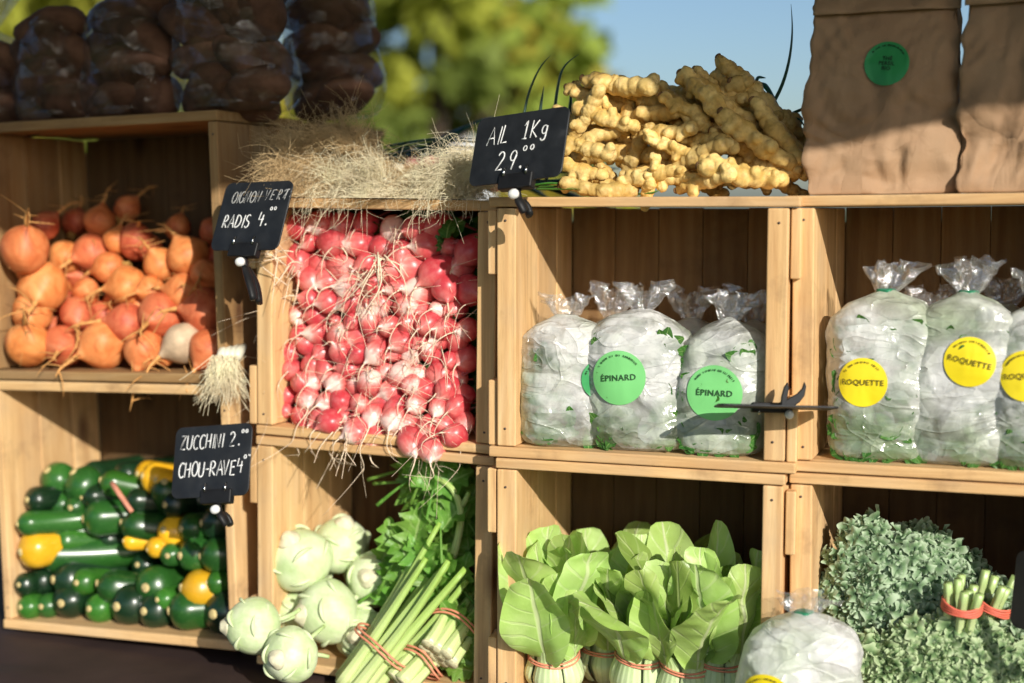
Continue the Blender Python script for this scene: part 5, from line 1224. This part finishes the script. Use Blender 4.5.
def sign(label, ctr, yaw, lean, roll, w_, h_, lines, dim=(), clip='below', mat=SLATE, pinx=0.0, jaw=.35):
    """ctr world; the board faces the viewer; yaw turns its right end nearer, lean tips its top away"""
    M = Matrix.Translation(ctr) @ Matrix.Rotation(-rad(yaw), 4, 'Z') @ Matrix.Rotation(-rad(lean), 4, 'X') @ Matrix.Rotation(-rad(roll), 4, 'Y')
    t = thing('price_sign', label, 'price sign', M, None)
    m = MB(); r = .011; n = 8; out = []
    for cx, cy, a0 in ((w_ / 2 - r, h_ / 2 - r, 0), (-w_ / 2 + r, h_ / 2 - r, 90), (-w_ / 2 + r, -h_ / 2 + r, 180), (w_ / 2 - r, -h_ / 2 + r, 270)):
        out += [(cx + r * math.cos(rad(a0 + q)), cy + r * math.sin(rad(a0 + q))) for q in np.linspace(0, 90, n)]
    N = len(out); v = [(x, -.0012, z) for x, z in out] + [(x, .0012, z) for x, z in out]
    m.add(v, [np.arange(N)[None, :], (np.arange(N)[::-1] + N)[None, :], np.array([[i, i + N, (i + 1) % N + N, (i + 1) % N] for i in range(N)])])
    bd = bevel(m.build('board', mat, t, False), .0005, 1)
    F_ = Matrix.Translation((0, -.0017, 0)) @ Matrix.Rotation(PI / 2, 4, 'X')
    for (txt, x, y, hh, jit, kw) in lines:
        m = MB(); chalk(m, txt, x, y, hh, jit, **kw)
        if m.n:
            me = m.mesh('chalk_lettering'); me.transform(F_); obj('chalk_lettering', me, CHALK_DIM if jit in dim else CHALK, bd)
    # clamp: block gripping the board, neck, white pin, spring jaws
    m = MB(); zb = -h_ / 2
    box(m, -.024 + pinx, .024 + pinx, -.0055, .0065, zb - .010, zb + .010)
    c1 = bevel(m.build('clip_block', BLACK_PLASTIC, t, False), .002)
    for x in (-.016, .016):
        m = MB(); tube(m, [(x + pinx, -.0062, zb + .006), (x + pinx, -.0075, zb + .012), (x + pinx, -.0045, zb + .018)], [.0016, .0018, .0014], 7); m.build('clip_hook', STEEL, c1)
    if clip == 'below':
        m = MB(); tube(m, spline([(pinx, .002, zb - .008), (pinx + .002, .006, zb - .022), (pinx + .006, .014, zb - .034)], 6), .0048, 8); m.build('clip_neck', BLACK_PLASTIC, t)
        m = MB(); lathe(m, smoothprof([(.0003, -.007), (.006, -.006), (.0068, 0), (.006, .006), (.0003, .007)], 9), 14, None, Matrix.Translation((pinx + .001, -.004, zb - .018)) @ Matrix.Rotation(PI / 2.4, 4, 'Y')); m.build('clip_pin', WHITE_PIN, t)
        for sg in (-1, 1):
            m = MB(); k_ = jaw; P = spline([(pinx + .002, .010 + .004 * sg, zb - .020), (pinx + .002 + .012 * k_, .012 + .007 * sg, zb - .020 - .016 * k_), (pinx + .002 + .022 * k_, .014 + .007 * sg, zb - .020 - .034 * k_), (pinx + .002 + .026 * k_, .016 + .005 * sg, zb - .020 - .046 * k_)], 8)
            tube(m, P, [.006, .0078, .0086, .0088, .0086, .0084, .0082, .0078], 8, True, .6); m.build('clip_jaw', BLACK_PLASTIC, t)
    return t
ps = lambda c, px, py, v: c.w(c.at(px, py, v))
K_ = dict
sign('black chalk sign reading AIL 1Kg 29.00 on the top edge', ps(C3, 519, 147, -.045), 35, 22, 5.5, .134, .092,
     [('AIL', -.049, .007, .024, 1, K_(slant=.12, spacing=.80, r=.00095)), ('1K', .004, .010, .023, 2, K_(slant=.1, spacing=.85, r=.00095)), ('g', .030, .012, .020, 3, K_(slant=.1, r=.00095)), ('29.', -.030, -.029, .024, 4, K_(slant=.14, spacing=.9, r=.0010)), ('oo', .006, -.016, .016, 5, K_(slant=.1, spacing=1.1, r=.0009))], pinx=.004)
sign('black chalk sign reading RADIS 4.00 under faint OIGNON VERT, clipped beside the beets', ps(C2, 252, 216, -.060), 30, 24, 1.5, .116, .100,
     [('OIGNON', -.042, .019, .0165, 11, K_(slant=.18, spacing=.70, r=.0007)), ('VERT', .014, .022, .0150, 12, K_(slant=.22, spacing=.86, r=.0006)), ('2:', .046, .024, .012, 13, K_(r=.0005)), ('RADIS', -.047, -.017, .0185, 14, K_(slant=.1, spacing=.74, r=.0010)), ('4.', .014, -.014, .0185, 15, K_(slant=.05, spacing=.9, r=.0011)), ('oo', .029, .001, .011, 16, K_(r=.0008))], dim=(11, 12, 13), pinx=.002, jaw=1.0)
sign('black chalk sign reading ZUCCHINI 2.00 and CHOU-RAVE 4.00 above the zucchini', ps(C1, 212, 461, -.085), 22, 20, 7.0, .122, .100,
     [('ZUCCHINI', -.052, .018, .0195, 21, K_(slant=.08, spacing=.64, r=.0009)), ('2.', .026, .019, .020, 22, K_(slant=.08, spacing=.9, r=.0009)), ('oo', .044, .030, .011, 23, K_(r=.0008)), ('CHOU-RAVE', -.052, -.021, .0205, 24, K_(slant=.06, spacing=.63, r=.0010)), ('4', .041, -.017, .018, 25, K_(slant=.05, r=.0010)), ('o"', .050, -.006, .012, 26, K_(r=.0008))], pinx=.012)
edge = sign('chalk sign seen edge-on, tipped flat between the two sticker crates', ps(C3, 775, 407, -.040), 9, -80, -4.5, .138, .080, [], clip='none')
e0 = Vector((.012, 0, -.012))
for out_ in ([(0, -.004), (.012, .001), (.022, .008), (.029, .018), (.0315, .032), (.0285, .039), (.0255, .029), (.018, .021), (.008, .015), (.0, .010)], [(-.006, -.004), (.003, .000), (.004, .014), (.006, .028), (.0045, .038), (-.001, .030), (-.0045, .016)]):
    m = MB(); n = len(out_)
    m.add([e0 + Vector((x * .8, y * .8, -.004)) for x, y in out_] + [e0 + Vector((x * .8, y * .8, .004)) for x, y in out_], [np.arange(n)[::-1][None, :], (np.arange(n) + n)[None, :], np.array([[i, (i + 1) % n, (i + 1) % n + n, i + n] for i in range(n)])])
    bevel(m.build('clip_jaw', BLACK_PLASTIC, edge, False), .0012, 2)
m = MB(); lathe(m, smoothprof([(.0003, -.006), (.0052, -.005), (.006, 0), (.0052, .005), (.0003, .006)], 9), 12, None, Matrix.Translation(e0 + Vector((.006, -.008, .0)))); m.build('clip_pin', WHITE_PIN, edge)
sign('dark chalk sign turned side-on in front of the kale, cut off by the right edge', ps(C4, 1056, 600, -.06), 62, 6, 0, .12, .088, [('CHOU', -.045, .008, .022, 31, K_()), ('KALE', -.045, -.026, .022, 32, K_())] if False else [], pinx=.0)

# ------------------------------------------------------------------ potato bags on the left crates
def potato_kind(seed):
    def make():
        rs = np.random.RandomState(seed); t = thing('potato', '', 'potato'); v0, f0 = ico()
        v = v0 * np.array([.050, .029, .027]); v = v * (1 + .10 * vnoise(v0, seed, 2, .5))[:, None]; v[:, 2] += .012 * (v0[:, 0] ** 2) * rs.uniform(-1, 1)
        m = MB(); m.add(v, f0); m.build('body', POTATO, t); return t
    return Kind(make)
PK = [potato_kind(s) for s in (1, 2, 3)]
top1 = 2 * C1.h
def potato_bag(label, px, v, w_, h, seed, words, rows, tie=True, lean=0, taper=.1):
    rs = np.random.RandomState(seed)
    bx = C1.at(px, 120, v); base = Vector((bx.x, v, top1 + .0005))
    M = C1.M @ Matrix.Translation(base)
    n = 0
    for r_, (zq, cnt_) in enumerate(rows):
        for k in range(cnt_):
            wr = w_ * (.62 if r_ < len(rows) - 1 else .42)
            x = (k - (cnt_ - 1) / 2) / max(1, cnt_) * 2 * wr * (1 - taper * zq / h) + rs.uniform(-.006, .006) + lean * zq
            y = rs.uniform(-.028, .008) if k % 2 else rs.uniform(-.03, -.01)
            Mp = M @ Matrix.Translation((x, y, zq)) @ Matrix.Rotation(rs.uniform(-.35, .35) if cnt_ < 3 else rs.uniform(.1, .8) * rs.choice([-1, 1]), 4, 'Y') @ Matrix.Rotation(rs.uniform(-.5, .5), 4, 'Z') @ Matrix.Scale(rs.uniform(1.05, 1.4), 4)
            side = 'single' if cnt_ == 1 else ('left' if k == 0 else 'right' if k == cnt_ - 1 else 'middle' if cnt_ == 3 else ORD[k])
            PK[(n + seed) % 3].place(Mp, f'earthy potato in the {words} plastic bag, {side} of its ' + ('lowest layer' if r_ == 0 else 'top layer' if r_ == len(rows) - 1 else f'{ORD[r_]} layer up'), 'potatoes in the clear bags'); n += 1
    t = thing('potato_bag', label, 'bag', M, 'clear plastic bags of potatoes')
    v3, f = bag_surface(w_ * 1.04, .068, h, seed, .010, 2.4, lean=lean); v3[:, 0] = lean * v3[:, 2] + (v3[:, 0] - lean * v3[:, 2]) * (1 - taper * v3[:, 2] / h); v3[:, 1] -= .012
    m = MB(); m.add(v3, f); m.build('film', CLEAR_POT, t)
    if tie:
        m = MB(); lathe(m, [(.004, -.005), (.0085, -.005), (.0085, .005), (.004, .005)], 14, None, Matrix.Translation((lean * h, -.012, h - .002))); m.build('tie', TIE_GREEN, t)
        m = MB(); a = np.linspace(0, 2 * PI, 30, endpoint=False); q = np.linspace(0, 1, 8)
        Q, A = np.meshgrid(q, a, indexing='ij'); rr = (.007 + .028 * Q) * (1 + .3 * np.sin(5 * A))
        m.add(np.stack([(rr * np.cos(A) + lean * h + .02 * Q).ravel(), (rr * np.sin(A) * .5 - .012).ravel(), (h + .055 * Q).ravel()], 1), grid_faces(30, 8, True)); m.build('gathered_neck', CLEAR, t)
    return t
potato_bag('clear potato bag at the left edge with a green tie on its neck', 2, .10, .058, .150, 41, 'leftmost', [(.030, 2), (.070, 2), (.105, 1)], taper=.4)
potato_bag('clear potato bag second from the left, narrow upper half', 70, .09, .072, .172, 42, 'second', [(.030, 3), (.072, 2), (.108, 2), (.142, 1)], False, .0, .48)
potato_bag('clear potato bag in the middle, bulging at its top', 140, .095, .072, .188, 43, 'middle', [(.030, 2), (.075, 2), (.118, 3), (.155, 2)], False)
potato_bag('biggest clear potato bag, shiny, with a green tie near its top left', 242, .085, .098, .215, 44, 'biggest', [(.030, 3), (.078, 4), (.125, 3), (.165, 3), (.192, 1)], True, -.05, .3)
potato_bag('clear potato bag farthest right, leaning over the rear crate', 338, .27, .074, .225, 45, 'rightmost', [(.030, 2), (.075, 2), (.120, 2), (.165, 2), (.198, 2)], False)

# ------------------------------------------------------------------ awning that shades the top of the stall
AX = [(-1.9, 2.12), (.10, 2.142), (.28, 2.125), (.31, 2.15), (.55, 2.155), (.60, 2.19), (.76, 2.19), (.82, 2.04), (.95, 2.015), (1.2, 2.03), (1.9, 2.03)]
aw = thing('stall_awning', 'canvas awning on four poles above the stall, its edge shading the top row', 'awning', Matrix.Translation((0, .5, 0)))
CANVAS = simple('awning_canvas', (.42, .40, .34), .85, .2, 300, .1, .3)
nx = 160; xs = np.linspace(-1.9, 1.9, nx); zb = np.interp(xs, [a for a, b in AX], [b for a, b in AX]) + .012 * np.abs(np.sin(xs * 11))
m = MB(); v = np.concatenate([np.stack([xs, .012 * np.sin(xs * 14), zb], 1), np.stack([xs, .006 * np.sin(xs * 14), (zb + 2.36) / 2], 1), np.stack([xs, 0 * xs, 0 * xs + 2.36], 1)])
m.add(v, grid_faces(nx, 3)); m.build('valance', CANVAS, aw)
m = MB(); ys = np.linspace(0, 2.9, 30); X, Y = np.meshgrid(np.linspace(-1.9, 1.9, 40), ys)
m.add(np.stack([X.ravel(), Y.ravel(), (2.362 + .17 * Y - .02 * np.sin(Y / 2.9 * PI) * np.cos(X * 1.65) ** 2).ravel()], 1), grid_faces(40, 30)); m.build('roof_canvas', CANVAS, aw)
for x in (-1.85, 1.85):
    for y in (.02, 2.88):
        m = MB(); tube(m, [(x, y, 0), (x, y, 2.36 + .17 * y - .01)], .018, 12); m.build('pole', STEEL, aw)

# ------------------------------------------------------------------ far background: trees and a van, out of focus
def tree(label, x, y, h, cw, mats, seed, base=.12, n=3400, ls=.19):
    rs = np.random.RandomState(seed)
    t = thing('broadleaf_tree', label, 'tree', Matrix.Translation((x, y, 0)), 'trees beyond the stall')
    m = MB(); tube(m, spline([(0, 0, 0), (.1, .05, h * .3), (0, .1, h * .6), (.1, 0, h * .88)], 12), np.linspace(.04 * h / 2, .02, 12), 9)
    for k in range(9):
        z0 = h * rs.uniform(.18, .6); a = rs.uniform(0, 6.28); L = cw * rs.uniform(.5, .9)
        tube(m, spline([(0, 0, z0), (L * .5 * math.cos(a), L * .5 * math.sin(a), z0 + L * .45), (L * math.cos(a), L * math.sin(a), z0 + L * .7)], 7), np.linspace(.008 * h, .012, 7), 6)
    m.build('trunk', BARK, t)
    cl = [(rs.normal(size=3) * np.array([.42, .42, .30])) for _ in range(34)]
    per = n // 34; groups = {}
    for i, c in enumerate(cl):
        c = c / max(1, np.linalg.norm(c / np.array([.9, .9, .75]))); ctr = np.array([c[0] * cw, c[1] * cw, h * (base + (1 - base) * .5) + c[2] * h * (1 - base) * .62])
        rr = cw * rs.uniform(.22, .40); d = rs.normal(size=(per, 3)); d /= np.linalg.norm(d, axis=1)[:, None]
        p = ctr + d * (rr * rs.uniform(.55, 1.05, size=(per, 1))) * np.array([1, 1, .75])
        p[:, 2] = np.maximum(p[:, 2], .12)
        u = rs.normal(size=(per, 3)); u /= np.linalg.norm(u, axis=1)[:, None]; w2 = np.cross(u, rs.normal(size=(per, 3))); w2 /= np.linalg.norm(w2, axis=1)[:, None]
        s = ls * rs.uniform(.6, 1.3, size=(per, 1))
        q = np.stack([p - u * s, p + w2 * s * .55, p + u * s, p - w2 * s * .55], 1).reshape(-1, 3)
        groups.setdefault(i % len(mats), []).append(q)
    for gi, qs in groups.items():
        q = np.concatenate(qs); m = MB(); m.add(q, np.arange(len(q)).reshape(-1, 4)); m.build('crown', mats[gi], t, False)
BARK = simple('bark', (.07, .05, .035), .9, .2, 6, .4, .5)
TG = leafmat('tree_leaf_green', (.26, .33, .05), (.38, .44, .08), (.38, .44, .08), .4, .6, .8, 0, 0, .2, .2)
TD = leafmat('tree_leaf_dark', (.15, .21, .04), (.24, .30, .06), (.24, .30, .06), .4, .6, .8, 0, 0, .2, .2)
TY = leafmat('tree_leaf_yellow', (.50, .43, .06), (.62, .53, .09), (.62, .53, .09), .4, .6, .8, 0, 0, .2, .2)
TO = leafmat('tree_leaf_olive', (.36, .38, .05), (.52, .50, .08), (.52, .50, .08), .4, .6, .8, 0, 0, .2, .2)
tree('yellowing tree at the far left behind the potato bags, sky showing through', -6.9, 20, 6.2, 1.5, [TY, TO, TY], 1, .1, 900, .15)
tree('green and yellow tree behind the middle potato bags', -4.3, 17, 7.5, 2.2, [TO, TY, TG, TO], 2)
tree('tall olive tree behind the rightmost potato bag', -2.6, 19, 8.0, 2.3, [TG, TO, TD, TG], 3)
tree('dark and yellow tree behind the space left of the AIL sign', -1.0, 18, 7.6, 2.1, [TY, TG, TO, TD], 4)
tree('lower edge-lit tree behind the AIL sign, next to the open sky', .45, 19, 4.6, 1.25, [TG, TO, TG, TY], 5, .08, 1800)
tree('green tree far behind the left potato bags', -9.5, 27, 8.5, 2.6, [TO, TG, TY], 6)
tree('dense shrubby tree low behind the spring onions', -1.9, 23, 3.4, 2.4, [TG, TO, TD], 7, .02)
tree('dense shrubby tree low behind the potato bags', -5.6, 24, 4.6, 2.6, [TG, TO, TY], 8, .02)
# van
vn = thing('parked_van', 'white van parked far behind, a pale blur above the spring onions', 'van', Matrix.Translation((-1.10, 18.2, 0)) @ Matrix.Rotation(rad(8), 4, 'Z'))
VP = simple('van_paint', (.66, .68, .70), .3, .5, 3, .03); VG = simple('van_glass', (.02, .025, .03), .08, .5, 4, .2); TYRE = simple('tyre_rubber', (.02, .02, .02), .8, .2, 40, .2)
m = MB(); prof = [(-.92, .35), (-.94, 1.0), (-.88, 1.5), (-.78, 2.15), (-.62, 2.28), (.62, 2.28), (.78, 2.15), (.88, 1.5), (.94, 1.0), (.92, .35)]
N = len(prof); ysv = [0, .05, 3.2, 4.1, 4.9]; shr = [.97, 1, 1, .97, .92]; tops = [1, 1, 1, .72, .46]
v = [(x * s, y, .35 + (z - .35) * tp) for y, s, tp in zip(ysv, shr, tops) for x, z in prof]
m.add(v, [np.array([[i * N + j, i * N + (j + 1) % N, (i + 1) * N + (j + 1) % N, (i + 1) * N + j] for i in range(len(ysv) - 1) for j in range(N)]), np.arange(N)[::-1][None, :], (np.arange(N) + (len(ysv) - 1) * N)[None, :]])
bevel(m.build('body', VP, vn, False), .03)
for x in (-.40, .40):
    m = MB(); box(m, x - .33, x + .33, -.006, .03, 1.35, 1.95); bevel(m.build('rear_window', VG, vn, False), .004)
    m = MB(); box(m, x * 2.05 - .06, x * 2.05 + .06, -.012, .03, .8, 1.2); bevel(m.build('tail_light', simple('tail_light_red', (.4, .02, .015), .25), vn, False), .004)
m = MB(); box(m, -.9, .9, -.08, .02, .38, .56); bevel(m.build('bumper', TYRE, vn, False), .02)
for x in (-.80, .80):
    for y in (.85, 3.9):
        m = MB(); lathe(m, [(.0005, -.1), (.2, -.1), (.32, -.09), (.34, 0), (.32, .09), (.2, .1), (.0005, .1)], 24, None, Matrix.Translation((x, y, .34)) @ Matrix.Rotation(PI / 2, 4, 'Y')); m.build('wheel', TYRE, vn)
